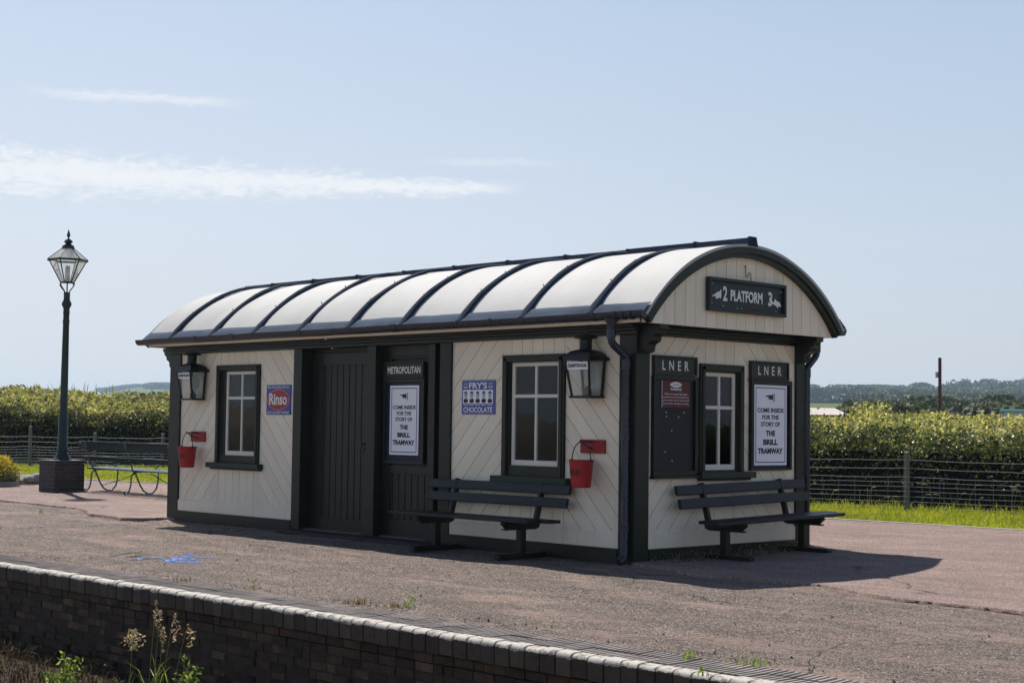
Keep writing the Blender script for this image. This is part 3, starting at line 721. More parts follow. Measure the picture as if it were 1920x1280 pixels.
for s in (-1, 1):
    mb.sheet([(-2.565+s*.225+.042*math.cos(a), 2.06-.004+.030*math.sin(a)) for a in [math.pi+.3+k*(math.pi-.6)/8 for k in range(9)]]+[(-2.565+s*.225+.034*math.cos(a), 2.06+.002+.024*math.sin(a)) for a in [2*math.pi-.3-k*(math.pi-.6)/8 for k in range(9)]], P, .016)
    put_text(mb, 'MAKERS', P, .016, -2.565+s*.225, 2.083, .014, .07, .02); put_text(mb, 'TO THE', P, .016, -2.565+s*.225, 2.062, .012, .05, .02)
mb.build('lettering', M['letter_w'], en)
mb = MB(); skin = MB()
for k in range(5):
    c = -2.783+.109*k
    mb.sheet([(c-.040, 1.862), (c-.030, 1.848), (c+.0, 1.843), (c+.030, 1.848), (c+.040, 1.862), (c+.034, 1.888), (c+.012, 1.903), (c, 1.885), (c-.012, 1.903), (c-.034, 1.888)], P, .018)
    skin.sheet([(c+.024*math.cos(a), 1.938+.036*math.sin(a)) for a in [q*math.pi/8 for q in range(16)]], P, .018)
    mb.sheet([(c+.030*math.cos(a), 1.945+.044*math.sin(a)) for a in [.05+q*(math.pi-.1)/8 for q in range(9)]]+[(c-.022, 1.958), (c+.004*(k-2), 1.967), (c+.022, 1.955)], P, .020)
    for e_ in (-.009, .009): mb.sheet(rect(c+e_-.005, c+e_+.005, 1.940, 1.945), P, .020)
    mb.sheet(rect(c-.008, c+.008, 1.915, 1.919), P, .020)
mb.build('portrait_print', M['letter_k'], pn); skin.build('portrait_face', paint('portrait_grey', (.42, .42, .46), .4), pn)

# ------------------------------------------------------------------ wall lanterns
def lantern(cx, label):
    t = thing('wall_lantern', label, 'lantern', (cx, -.03, 1.92), 'black lanterns on the front wall', local=True)
    # local: x along the wall, y = -(distance out from wall), z up from the base
    wt, wb, dt, db, h = .185, .140, .275, .205, .41
    def pt(sx, f, z): k = z/h; return (sx*(wb+(wt-wb)*k), -f*(db+(dt-db)*k)-.012, z)
    mb = MB(); b_ = .026
    mb.box(-wb-.03, wb+.03, -db-.03, .0, -.028, -.002)
    for sx in (-1, 1): mb.bar(pt(sx, 1, -.01), pt(sx, 1, h), b_, b_); mb.bar(pt(sx, .05, -.01), pt(sx, .05, h), b_, b_)
    for sx in (-1, 1): mb.bar(pt(sx, 1, h), pt(sx, .0, h), .028, .03)
    mb.bar(pt(-1, 1, h), pt(1, 1, h), .028, .03)
    mb.box(-wt-.03, wt+.03, -.012, .03, h-.015, h+.02)
    mb.build('frame', M['black'], t, bevel=.003)
    # domed hood, square in plan with curved slopes
    mb = MB(); prof = [(1.08, 0), (1.04, .022), (.93, .055), (.72, .082), (.42, .098)]; cy = -dt/2-.006
    for (k0, z0), (k1, z1) in zip(prof[:-1], prof[1:]):
        A = [(sx*wt*k0, cy+sy*(dt/2)*k0, h+.012+z0) for sx, sy in ((-1, -1), (1, -1), (1, 1), (-1, 1))]; B_ = [(sx*wt*k1, cy+sy*(dt/2)*k1, h+.012+z1) for sx, sy in ((-1, -1), (1, -1), (1, 1), (-1, 1))]
        mb.add(A+B_, [(0, 1, 5, 4), (1, 2, 6, 5), (2, 3, 7, 6), (3, 0, 4, 7)])
    q = prof[-1][0]; mb.add([(sx*wt*q, cy+sy*dt/2*q, h+.11) for sx, sy in ((-1, -1), (1, -1), (1, 1), (-1, 1))], [(0, 1, 2, 3)])
    mb.box(-wt*1.08, wt*1.08, cy-dt/2*1.08, cy+dt/2*1.02, h+.004, h+.013)
    mb.build('hood', M['black'], t)
    mb = MB(); mb.lathe([(.085, 0), (.072, .02), (.072, .125), (.08, .13), (.135, .135), (.137, .143), (.11, .165), (.05, .182), (.0, .185)], (0, cy, h+.10), 18, caps=False); mb.build('chimney', M['black'], t, smooth='auto')
    g = MB()
    e = .006
    for a, b2 in ((-1, 1),):
        q = [pt(-1, 1, .0), pt(1, 1, .0), pt(1, 1, h-.02), pt(-1, 1, h-.02)]; g.add([(x, y+e, z) for x, y, z in q], [(0, 1, 2, 3)])
    for sx in (-1, 1): q = [pt(sx, 1, 0), pt(sx, .05, 0), pt(sx, .05, h-.02), pt(sx, 1, h-.02)]; g.add([(x-sx*e, y, z) for x, y, z in q], [(0, 1, 2, 3)])
    g.build('pane', M['lglass'], t)
    zz0, zz1 = h-.118, h-.035
    def LPn(u, v, d):
        k = v/h; return (u, -(db+(dt-db)*k)-.012-d, v)
    wl = wb+(wt-wb)*.80-.016
    lb = MB(); lb.prism(rect(-wl, wl, zz0, zz1), LPn, .003, .0005); n_ = lb.build('name_strip', M['white'], t)
    mb = MB(); put_text(mb, 'QUAINTON ROAD', LPn, .005, 0, (zz0+zz1)/2, .052, wl*1.82, .045); mb.build('lettering', M['letter_k'], n_)
    # reflector disc and lamp inside
    mb = MB(); vs = [(.085, -.135+.080*math.cos(a), .235+.115*math.sin(a)) for a in [k*math.pi/14 for k in range(28)]]
    mb.add(vs+[(x-.012, y, z) for x, y, z in vs], [tuple(range(28)), tuple(range(55, 27, -1))]+[(i, i+28, (i+1) % 28+28, (i+1) % 28) for i in range(28)]); mb.build('reflector', M['reflector'], t)
    mb = MB(); mb.lathe([(.05, -.002), (.05, .06), (.03, .09), (.012, .11)], (.01, -.12, 0), 12); mb.build('burner', M['iron'], t)
    MB().box(-.145, .145, -.016, -.012, .02, .38).build('back_plate', paint('lantern_back', (.52, .50, .45), .45, .2, 8), t)
    return t
lantern(-.605, 'black wall lantern by the right window above a red bucket, at the downpipe')
lantern(-8.745, 'black wall lantern at the far left corner of the building, by the left window')

# ------------------------------------------------------------------ fire buckets
def bucket(cx, label, blabel, worn):
    b = MB(); b.box(cx-.19, cx+.19, -.028, -.001, 1.272, 1.425)
    bo = b.top('hook_board', M['redboard'], blabel, 'hook board', 'red hook boards for the fire buckets', bevel=.004)
    k = MB(); k.tube([(cx-.0, -.03, 1.40), (cx, -.12, 1.405), (cx, -.20, 1.40), (cx, -.232, 1.415)], .010, 7); k.tube([(cx, -.03, 1.32), (cx, -.10, 1.345), (cx, -.19, 1.392)], .009, 7); k.build('hook', M['iron'], bo)
    t = thing('fire_bucket', label, 'bucket', (cx, -.205, .89), 'red fire buckets on the front wall', local=True)
    h = .305
    mb = MB(); mb.lathe([(.100, .0), (.104, -.004), (.108, .004), (.113, .03), (.136, h-.03), (.142, h-.012), (.149, h-.008), (.149, h+.002), (.143, h+.003), (.132, h-.03), (.105, .02), (0, .02)], n=28, caps=False)
    mb.lathe([(.0, .006), (.104, .006)], n=28, caps=False); mb.build('pail', M['red'], t, smooth='auto')
    mb = MB(); tilt = .0
    pts = [(.146*math.cos(a), 0, h-.01+.215*math.sin(a)) for a in [k_*math.pi/14 for k_ in range(15)]]
    mb.tube([(x, y, z) for x, y, z in pts], .0065, 6)
    for s in (-1, 1): mb.lathe([(.018, -.012), (.018, .022)], (s*.150, 0, h-.01), 8)
    mb.build('handle', M['iron'], t)
    mb = MB(); rot = D(-103)
    def CP(u, v, d):
        r_ = .113+(.136-.113)*(v-.03)/(h-.06)+d; a = rot+u/.125
        return (r_*math.cos(a), r_*math.sin(a), v)
    put_text(mb, 'FIRE', CP, .002, 0, .168, .072, .26, .02); mb.build('lettering', M['letter_k'], t)
    if worn:
        mb = MB()
        for u, v, s in ((-.05, .235, .02), (-.03, .19, .025), (-.07, .16, .018), (.0, .17, .016), (-.045, .125, .02), (.01, .13, .014)):
            mb.sheet([(u+s*random.uniform(.5, 1.2)*math.cos(a), v+s*random.uniform(.6, 1.3)*math.sin(a)) for a in [q*math.pi/4 for q in range(8)]], CP, .004)
        mb.build('worn_patch', paint('flaked_grey', (.28, .26, .26), .7, .5, 40), t)
bucket(-.625, 'red fire bucket hanging beside the downpipe, black lettering on its side', 'red wall board holding the fire bucket nearest the downpipe', False)
bucket(-8.77, 'red fire bucket with flaked grey patches, hanging at the far left corner', 'red wall board holding the flaked fire bucket at the far left', True)

# ------------------------------------------------------------------ two dark slatted benches
def gz(x, y): return .062+.02*max(-5., min(6., y))
def make_bench(loc, rotz, label):
    t = thing('platform_bench', label, 'bench', loc, 'dark slatted benches against the building', rotz, local=True)
    # local: x along the bench, sitter faces -y, back at y = 0
    L = 1.21
    for z0, y0 in ((.735, .015), (.585, -.035)):
        mb = MB(); n = Vector((0, -math.cos(D(14)), math.sin(D(14)))); up_ = Vector((0, math.sin(D(14)), math.cos(D(14))))
        c = Vector((0, y0-.02, z0)); vs = []
        for x in (-L, L):
            for a, b_ in ((-.022, 0), (.022, 0), (.022, .112), (-.022, .112)): vs.append(c+Vector((x, 0, 0))-n*a*-1+up_*b_)
        mb.add(vs, [(3, 2, 1, 0), (4, 5, 6, 7), (0, 1, 5, 4), (1, 2, 6, 5), (2, 3, 7, 6), (3, 0, 4, 7)]); mb.build('back_slat', M['bench'], t, bevel=.008)
    for y0, y1, l0, l1 in ((-.64, -.44, -L-.05, L-.05), (-.425, -.23, -L+.1, L+.08)):
        MB().box(l0, l1, y0, y1, .425, .462).build('seat_slat', M['bench'], t, bevel=.008)
    for sx in (-.74, .74):
        mb = MB()
        mb.box(sx-.04, sx+.04, -.36, -.27, .06, .36); mb.prism([(-.60, .424), (-.62, .40), (-.55, .345), (-.06, .345), (-.04, .40), (-.06, .424)][::-1], lambda u, v, d: (d, u, v), sx-.04, sx+.04)
        mb.bar((sx, -.10, .34), (sx, .035, .86), .07, .045, (1, 0, 0)); mb.prism([(-.70, .0), (-.70, .05), (-.66, .065), (.02, .065), (.06, .05), (.06, 0)], lambda u, v, d: (d, u, v), sx-.045, sx+.045)
        mb.build('leg', M['benchleg'], t, bevel=.006)
    mb = MB()
    for sx in (-.74, .74): mb.box(sx-.03, sx+.03, -.60, -.10, .328, .344)
    mb.build('seat_bracket', M['iron'], t)
    return t
make_bench((-2.09, -.115, gz(0, -.3)), 0, 'dark slatted bench below the right front window, facing the platform edge')
b2_ = make_bench((.115, 1.80, gz(0, 1.8)), D(90), 'dark slatted bench against the end wall below the two end noticeboards')
b2_.rotation_euler = (0, -.02, D(90))

# ------------------------------------------------------------------ lamp post on its brick plinth
def brick_mat(name, c1, c2, mortar, scale=1., bump=.6, dirt=None, moss=0.):
    m, t, b = new_mat(name)
    tcn = t.nodes.new('ShaderNodeTexCoord'); mp = t.nodes.new('ShaderNodeMapping'); geo = t.nodes.new('ShaderNodeNewGeometry')
    s = t.nodes.new('ShaderNodeSeparateXYZ'); t.links.new(tcn.outputs['Object'], s.inputs[0])
    n = t.nodes.new('ShaderNodeSeparateXYZ'); t.links.new(geo.outputs['Normal'], n.inputs[0])
    ax = MATH(t, 'ABSOLUTE', n.outputs[0]); side = MATH(t, 'GREATER_THAN', ax, .7)
    u = MATH(t, 'ADD', MATH(t, 'MULTIPLY', s.outputs[1], side), MATH(t, 'MULTIPLY', s.outputs[0], MATH(t, 'SUBTRACT', 1., side)))
    c = t.nodes.new('ShaderNodeCombineXYZ'); t.links.new(u, c.inputs[0]); t.links.new(s.outputs[2], c.inputs[1])
    br = t.nodes.new('ShaderNodeTexBrick'); t.links.new(c.outputs[0], br.inputs['Vector'])
    br.inputs['Scale'].default_value = 1; br.inputs['Brick Width'].default_value = .235*scale; br.inputs['Row Height'].default_value = .08*scale; br.inputs['Mortar Size'].default_value = .006; br.inputs['Bias'].default_value = -.1
    br.inputs['Color1'].default_value = (*c1, 1); br.inputs['Color2'].default_value = (*c2, 1); br.inputs['Mortar'].default_value = (*mortar, 1)
    nz = NOISE(t, 7, 6, .7)
    col = MIX(t, 1., br.outputs['Color'], RAMP(t, nz, [(.3, (.55, .55, .55)), (.7, (1.35, 1.3, 1.25))]), 'MULTIPLY')
    if dirt: col = MIX(t, SSTEP(t, NOISE(t, 3.1, 5, .7), .55, .72), col, dirt)
    t.links.new(col, b.inputs['Base Color']); b.inputs['Roughness'].default_value = .75
    h = BUMP(t, MATH(t, 'SUBTRACT', 1., br.outputs['Fac']), bump, .012); t.links.new(BUMP(t, NOISE(t, 45, 5, .7), .4, .006, h), b.inputs['Normal'])
    return m
M['plinthbrick'] = brick_mat('dark_brick', (.022, .018, .024), (.062, .034, .032), (.075, .068, .066), dirt=(.055, .045, .05))
pz = gz(0, 2.6)
mb = MB(); mb.box(-18.16, -17.50, 2.25, 2.91, pz-.05, .735); mb.top('brick_plinth', M['plinthbrick'], 'dark brick block under the tall green lamp post', 'plinth', bevel=.012)
bp = bpy.data.objects['brick_plinth']
mb = MB(); mb.box(-18.175, -17.485, 2.235, 2.925, .735, .765); mb.build('coping', paint('dark_coping', (.10, .09, .10), .6, .3, 9, .4), bp, bevel=.006)
LX, LY = -17.83, 2.58
lp = thing('lamp_post', 'tall green lamp post with tapering six-sided glass lantern on a dark brick plinth', 'lamp post', (LX, LY, .765))
zc = .765
mb = MB(); mb.lathe([(.185, 0), (.19, .02), (.165, .045), (.145, .06), (.15, .075), (.12, .11), (.105, .16), (.115, .18), (.115, .20), (.10, .22), (.095, .9), (.082, .93), (.088, .96), (.080, 1.0), (.062, 2.78), (.070, 2.80), (.070, 2.83), (.060, 2.86), (.062, 2.98), (.072, 3.0), (.060, 3.03), (.066, 3.09), (.098, 3.15), (.098, 3.19), (.068, 3.25), (.062, 3.28), (.064, 3.40), (.05, 3.415)], (LX, LY, zc), 24, caps=True)
mb.build('column', M['lamp'], lp, smooth='auto')
mb = MB(); zb_ = zc+3.41
for k in range(4):
    a = D(20)+k*math.pi/2; dx, dy = math.cos(a), math.sin(a)
    mb.tube([(LX+dx*r_, LY+dy*r_, zb_+z) for r_, z in ((.055, -.02), (.085, .04), (.15, .10), (.19, .15), (.185, .19), (.14, .205), (.10, .20))], .011, 7)
mb.tube([(LX, LY, zb_-.02), (LX, LY, zb_+.21)], .014, 8); mb.build('frog', M['lamp'], lp, smooth=True)
zl, zr, zt_ = zb_+.205, zb_+.655, zb_+.905
def hx(r_, z, k, rot=D(8)): a = rot+k*math.pi/3; return Vector((LX+r_*math.cos(a), LY+r_*math.sin(a), z))
mb = MB()
for k in range(6):
    mb.bar(hx(.135, zl, k), hx(.375, zr, k), .020, .020); mb.bar(hx(.135, zl, k), hx(.135, zl, k+1), .022, .02); mb.bar(hx(.395, zr, k), hx(.395, zr, k+1), .03, .045)
mb.lathe([(.13, -.012), (.13, .0)], (LX, LY, zl), 6, D(8)); mb.build('lantern_frame', M['lamp'], lp, bevel=.003)
mb = MB()
for k in range(6): mb.add([hx(.13, zl, k), hx(.13, zl, k+1), hx(.37, zr, k+1), hx(.37, zr, k)], [(0, 1, 2, 3)])
mb.build('lantern_pane', M['lglass'], lp)
mb = MB()
for k in range(6): mb.add([hx(.40, zr+.02, k), hx(.40, zr+.02, k+1), hx(.115, zt_, k+1), hx(.115, zt_, k)], [(0, 1, 2, 3)])
mb.build('lantern_roof', glass_mat('lantern_roof_glass', (.42, .40, .42), .08, .2, .35), lp)
mb = MB()
for k in range(6): mb.bar(hx(.40, zr+.02, k), hx(.115, zt_, k), .016, .014)
mb.lathe([(.125, -.01), (.13, .005), (.115, .05), (.06, .085), (.05, .10), (.085, .12), (.09, .13), (.07, .165), (.03, .19), (.014, .20), (.016, .225), (.034, .25), (.036, .275), (.02, .33), (.010, .365), (.004, .39)], (LX, LY, zt_), 18)
mb.build('lantern_cap', M['lamp'], lp, smooth='auto')
mb = MB(); mb.lathe([(.045, 0), (.05, .02), (.05, .30), (.04, .33), (.0, .335)], (LX, LY, zl+.01), 14, caps=False); mb.build('mantle', M['bulb'], lp, smooth='auto')

# ------------------------------------------------------------------ green garden bench, seen from behind
gb = thing('garden_bench', 'long dark green garden bench with curved iron legs, seen from behind beside the lamp post', 'bench', (-17.72, 2.98, gz(0, 3.2)), rotz=D(-3), local=True)
GL = 4.1
def slat(name, mat_, y, z, w, th_, ang):
    mb = MB(); mb.bar((0, y, z), (GL, y, z), w, th_, (0, math.sin(ang), math.cos(ang))); mb.build(name, mat_, gb, bevel=.006)
slat('back_slat', M['gbench_back'], -.055, .93, .028, .175, D(14)); slat('back_slat', M['gbench_back'], .03, .67, .028, .085, D(14))
mb = MB(); mb.bar((0, -.085, 1.022), (GL, -.085, 1.022), .035, .012, (0, 0, 1)); mb.bar((0, .012, .716), (GL, .012, .716), .034, .012, (0, 0, 1)); mb.build('top_rail', M['gbench'], gb, bevel=.003)  # thin pale strips along the slat tops, painted as their sky highlight
for k in range(4): slat('seat_slat', M['gbench'], .14+.125*k, .475+.004*k, .105, .03, 0)
for sx in (.30, 2.02, 3.75):
    mb = MB(); mb.tube([(sx, y, z) for y, z in ((-.11, 1.0), (-.06, .85), (.02, .66), (.07, .50), (.09, .455), (.16, .45), (.55, .455), (.63, .45))], .016, 7)
    mb.tube([(sx, y, z) for y, z in ((.14, .45), (.07, .40), (.05, .33), (.045, .2), (.02, .10), (-.03, .03), (-.08, .018), (-.10, .045), (-.08, .07), (-.055, .055))], .017, 7)
    mb.tube([(sx, y, z) for y, z in ((.12, .45), (.17, .36), (.24, .2), (.32, .08), (.42, .02), (.52, .03), (.60, .12), (.63, .25), (.635, .45))], .017, 7)
    mb.build('leg', M['gbench'], gb, smooth=True)
    mb = MB(); mb.tube([(sx, y, z) for y, z in ((.03, .66), (.15, .69), (.30, .70), (.45, .715), (.58, .70), (.65, .64), (.66, .57), (.60, .54), (.56, .50), (.55, .46))], .014, 7); mb.build('armrest', M['gbench'], gb, smooth=True)
mb = MB()
for a, b_ in ((.30, 2.02), (3.75, 2.02)): mb.tube([(a, .30, .13), ((a+b_)/2, .32, .28), (b_-.25*(1 if b_ > a else -1), .33, .43)], .008, 6)
mb.build('brace', M['gbench'], gb)
# ------------------------------------------------------------------ ground: terrain, platform, path, kerbs
CX, CY = CAM_POS.x, CAM_POS.y
FAZ = math.atan2(fw.x, fw.y)                        # the heading the platform is looked along, from north (+y)
def pol(th, d): a = FAZ+th; return CX+d*math.sin(a), CY+d*math.cos(a)
def lerp_tab(x, tab):
    return float(np.interp(x, [a for a, _ in tab], [b for _, b in tab]))
KERB = [(-60, 5.2), (-22, 5.3), (-19, 5.65), (-3, 7.5), (.6, 7.58), (30, 8.6)]
def y_back(x): return lerp_tab(x, KERB)
D0 = [(-.6, 50), (-.2, 50), (.12, 32), (.30, 32.5), (.6, 36)]           # where the hedge stands, by heading
def scrub_top(th, d):
    e0 = lerp_tab(th, [(-.33, .0068), (-.2, .0075), (.18, .0075), (.33, .0055)])
    e1 = lerp_tab(th, [(-.40, .0232), (-.33, .0222), (-.28, .0212), (-.22, .0178), (-.1, .013), (.15, .0120), (.18, .0103), (.33, .0098)])
    d0, d1 = lerp_tab(th, D0), lerp_tab(th, [(-.2, 70), (.15, 74)])
    t = min(1, max(0, (d-d0)/(d1-d0))); e = e0+(e1-e0)*t**.8
    return 1.56+d*e
def ground_h(x, y):
    dx, dy = x-CX, y-CY; d = math.hypot(dx, dy); th = (math.atan2(dx, dy)-FAZ+math.pi) % (2*math.pi)-math.pi
    if y < -4.4: h = -.95+.05*mnoise.noise(Vector((x*.7, y*.7, 1)))
    else:
        yb = y_back(x); t = min(1, max(0, (y-(yb-.9))/.7)); h = -.5+(t*t*(3-2*t))*.665
    if abs(th) < 1.3:
        d0 = lerp_tab(th, D0)
        if d > d0+.8:
            t = min(1, (d-d0-.8)/3); d1 = lerp_tab(th, [(-.2, 72), (.15, 76)])
            bank = scrub_top(th, min(d, d1))-.75
            far = lerp_tab(th, [(-.2, 0), (.05, 1)])
            right = lerp_tab(d, [(80, 1.5), (120, 1.6), (300, 3.6), (520, 7.9), (676, 13.1), (832, 15.6), (1170, 22.2), (1456, 33.9), (1820, 41.6), (5000, 44)])
            left = lerp_tab(d, [(72, 1.0), (110, .0), (720, 7.8), (1620, 31), (2700, 58), (3000, 58), (5000, 50)])
            left *= lerp_tab(th, [(-.275, .62), (-.235, 1)]); f = left*(1-far)+right*far
            s_ = min(1, max(0, (d-d1)/10)); b = bank*(1-s_)+f*s_
            h = h*(1-t)+b*t
    return h
ths = list(np.linspace(-math.pi, -.6, 40)[:-1])+list(np.linspace(-.6, .62, 190))+list(np.linspace(.62, math.pi, 40)[1:])
ds = [0.5, 2, 4]+list(np.linspace(5.5, 40, 90))+list(np.linspace(40.8, 90, 60))+list(np.geomspace(92, 5000, 70))
V_ = []; F_ = []
for d in ds:
    for th in ths:
        x, y = pol(th, d); V_.append((x, y, ground_h(x, y)))
nt = len(ths)
for j in range(len(ds)-1):
    for i in range(nt-1): F_.append((j*nt+i, j*nt+i+1, (j+1)*nt+i+1, (j+1)*nt+i)[::-1])
F_.append(tuple(range(nt-1)))
def terrain_mat():
    m, t, b = new_mat('field_ground'); g = t.nodes.new('ShaderNodeNewGeometry'); s = t.nodes.new('ShaderNodeSeparateXYZ'); t.links.new(g.outputs['Position'], s.inputs[0])
    n1 = NOISE(t, .035, 6, .65, vec=g.outputs['Position']); n2 = NOISE(t, 1.2, 6, .7, vec=g.outputs['Position'])
    gr = RAMP(t, n1, [(.32, (.050, .085, .020)), (.5, (.085, .12, .030)), (.66, (.16, .15, .055))])
    gr = MIX(t, .55, gr, RAMP(t, n2, [(.3, (.03, .05, .012)), (.7, (.13, .15, .04))]))
    ba = RAMP(t, NOISE(t, 6, 8, .75, vec=g.outputs['Position']), [(.3, (.12, .10, .08)), (.5, (.23, .20, .165)), (.7, (.34, .31, .27))])
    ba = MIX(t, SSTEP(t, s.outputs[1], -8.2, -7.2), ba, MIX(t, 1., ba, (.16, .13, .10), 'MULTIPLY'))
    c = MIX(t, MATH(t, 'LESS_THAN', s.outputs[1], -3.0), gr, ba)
    t.links.new(c, b.inputs['Base Color']); b.inputs['Roughness'].default_value = .95; b.inputs['Specular IOR Level'].default_value = .1
    t.links.new(BUMP(t, n2, .8, .1), b.inputs['Normal']); return m
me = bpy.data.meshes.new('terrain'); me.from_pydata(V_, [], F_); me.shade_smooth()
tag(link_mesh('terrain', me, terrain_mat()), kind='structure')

# the platform across the tracks, on which the photograph was taken
mb = MB(); mb.box(-60, 60, -24, -10.4, -.97, .02)  # out of view; added pale to bounce light onto the shaded walls
tag(mb.build('opposite_platform', paint('pale_gravel_platform', (.34, .30, .26), .9, .15, 3, .5)), kind='structure')

def tarmac(name, dark, light, pink, coarse):
    m, t, b = new_mat(name); tcn = t.nodes.new('ShaderNodeTexCoord'); v = tcn.outputs['Object']
    vo = t.nodes.new('ShaderNodeTexVoronoi'); vo.inputs['Scale'].default_value = 95 if coarse else 130; t.links.new(v, vo.inputs['Vector'])
    sc1 = t.nodes.new('ShaderNodeSeparateColor'); t.links.new(vo.outputs['Color'], sc1.inputs[0])
    c = RAMP(t, sc1.outputs[0], [(.0, sc(dark, .30)), (.30, sc(dark, .8)), (.55, dark), (.80, light), (.95, sc(light, 1.5)), (1., (.55, .50, .46))])
    n1 = NOISE(t, .55, 7, .68, vec=v, stretch=(.45, 1.3, 1)); n2 = NOISE(t, 2.4, 7, .7, vec=v, stretch=(.5, 1.2, 1))
    c = MIX(t, MATH(t, 'MULTIPLY', SSTEP(t, n1, .50, .68), .75), c, MIX(t, .5, c, pink))
    c = MIX(t, 1., c, RAMP(t, n2, [(.25, (.62, .62, .62)), (.5, (.98, .97, .96)), (.75, (1.28, 1.25, 1.22))]), 'MULTIPLY')
    if coarse:
        n3 = NOISE(t, 1.0, 8, .74, vec=v, stretch=(.38, 1.2, 1)); c = MIX(t, MATH(t, 'MULTIPLY', SSTEP(t, n3, .51, .64), .8), c, MIX(t, .35, sc(pink, 1.05), c))
        n7 = NOISE(t, 9, 6, .7, vec=v, stretch=(.6, 1.3, 1)); c = MIX(t, MATH(t, 'MULTIPLY', SSTEP(t, n7, .57, .68), .65), c, sc(dark, .35))
        n5 = NOISE(t, 5.5, 4, .6, vec=v); c = MIX(t, MATH(t, 'MULTIPLY', SSTEP(t, n5, .70, .75), .6), c, (.20, .105, .05))
    c = MIX(t, SSTEP(t, NOISE(t, 38, 3, .6, vec=v), .70, .74), c, sc(dark, .3))
    n6 = NOISE(t, .33, 6, .7, vec=v, stretch=(.6, 1.6, 1)); c = MIX(t, MATH(t, 'MULTIPLY', SSTEP(t, n6, .54, .66), .45 if coarse else .22), c, sc(dark, .62))
    wv = t.nodes.new('ShaderNodeVectorMath'); wv.operation = 'ADD'; nzv = t.nodes.new('ShaderNodeTexNoise'); nzv.inputs['Scale'].default_value = 1.7; nzv.inputs['Detail'].default_value = 5; t.links.new(v, nzv.inputs['Vector']); t.links.new(v, wv.inputs[0])
    sv = t.nodes.new('ShaderNodeVectorMath'); sv.operation = 'SCALE'; sv.inputs['Scale'].default_value = .4; t.links.new(nzv.outputs['Color'], sv.inputs[0]); t.links.new(sv.outputs[0], wv.inputs[1])
    ce = t.nodes.new('ShaderNodeTexVoronoi'); ce.feature = 'DISTANCE_TO_EDGE'; ce.inputs['Scale'].default_value = .42; t.links.new(wv.outputs[0], ce.inputs['Vector'])
    crack = MATH(t, 'MULTIPLY', MATH(t, 'SUBTRACT', 1., SSTEP(t, ce.outputs['Distance'], .0015, .0055)), SSTEP(t, NOISE(t, .5, 3, .5, vec=v), .46, .56))
    c = MIX(t, MATH(t, 'MULTIPLY', crack, .85), c, sc(dark, .22))
    t.links.new(c, b.inputs['Base Color']); b.inputs['Roughness'].default_value = .88; b.inputs['Specular IOR Level'].default_value = .25
    h = BUMP(t, vo.outputs['Distance'], 1. if coarse else .5, .012 if coarse else .006)
    t.links.new(BUMP(t, NOISE(t, 16, 8, .78, vec=v), 1. if coarse else .4, .035, h), b.inputs['Normal']); return m
M['tarmac'] = tarmac('rough_tarmac', (.165, .130, .110), (.32, .250, .210), (.42, .295, .238), True)
M['path'] = tarmac('pinkish_tarmac', (.195, .136, .118), (.265, .188, .162), (.33, .225, .188), False)

# rough front strip of the platform, with the shallow hollows of worn tarmac
xs = np.concatenate([np.arange(-48, -15, .25), np.arange(-15, 8, .035), np.arange(8, 18, .2)]); ys = np.arange(-4.46, .34, .035)
V_ = []; 
for x in xs:
    for y in ys:
        n_ = .016*mnoise.noise(Vector((x*.9, y*1.6, 0)))+.009*mnoise.noise(Vector((x*3.1, y*5.2, 2)))+.0045*mnoise.noise(Vector((x*11, y*13, 4)))+.003*mnoise.noise(Vector((x*27, y*29, 8)))
        n_ -= .016*max(0, mnoise.noise(Vector((x*.5, y*3.5, 6)))-.35)*2
        V_.append((x, y, gz(x, y)+n_-.008*(1 if y < -4.3 else 0)))
ny = len(ys); F_ = [(i*ny+j, (i+1)*ny+j, (i+1)*ny+j+1, i*ny+j+1) for i in range(len(xs)-1) for j in range(ny-1)]
me = bpy.data.meshes.new('platform'); me.from_pydata(V_, [], F_); me.shade_smooth(); tag(link_mesh('platform', me, M['tarmac']), kind='structure')

# newer pinkish surface behind it, laid a finger thick over the old one, with a broken front edge
FE = [(-48, .5), (-16, .25), (-12.6, .15), (-11.2, -.45), (-9.9, -.62), (-9.62, -.40), (-9.5, -.02), (-5, .12), (-.2, .12), (.1, -.12), (1.0, -.36), (2.8, -.40), (3.9, -.78), (5.0, -.74), (18, -.9)]
def y_front(x): return lerp_tab(x, FE)+.07*mnoise.noise(Vector((x*1.3, 0, 0)))+.035*mnoise.noise(Vector((x*5, 3, 0)))+.015*mnoise.noise(Vector((x*16, 7, 0)))
V_ = []; xs = np.concatenate([np.arange(-48, -16, .25), np.arange(-16, 8, .04), np.arange(8, 18, .2)]); rows = 70
for x in xs:
    a, b_ = y_front(x), y_back(x)-.04
    for k in range(rows):
        t = max(0, k-1)/(rows-2); t = t**1.5; y = a+(b_-a)*t
        z = gz(x, y)+.016+.016*math.exp(-((x+10.2)/1.6)**2)*max(0, 1-k/30)+(.013 if k < 6 else .013*max(0, 1-(k-6)/14))+.007*mnoise.noise(Vector((x*.8, y*.9, 11)))+.0025*mnoise.noise(Vector((x*5, y*5, 12)))
        if k == 0: z -= .055; y -= .006
        V_.append((x, y, z))
F_ = [(i*rows+j, (i+1)*rows+j, (i+1)*rows+j+1, i*rows+j+1) for i in range(len(xs)-1) for j in range(rows-1)]
me = bpy.data.meshes.new('path'); me.from_pydata(V_, [], F_); me.shade_smooth(); tag(link_mesh('path', me, M['path']), kind='structure')

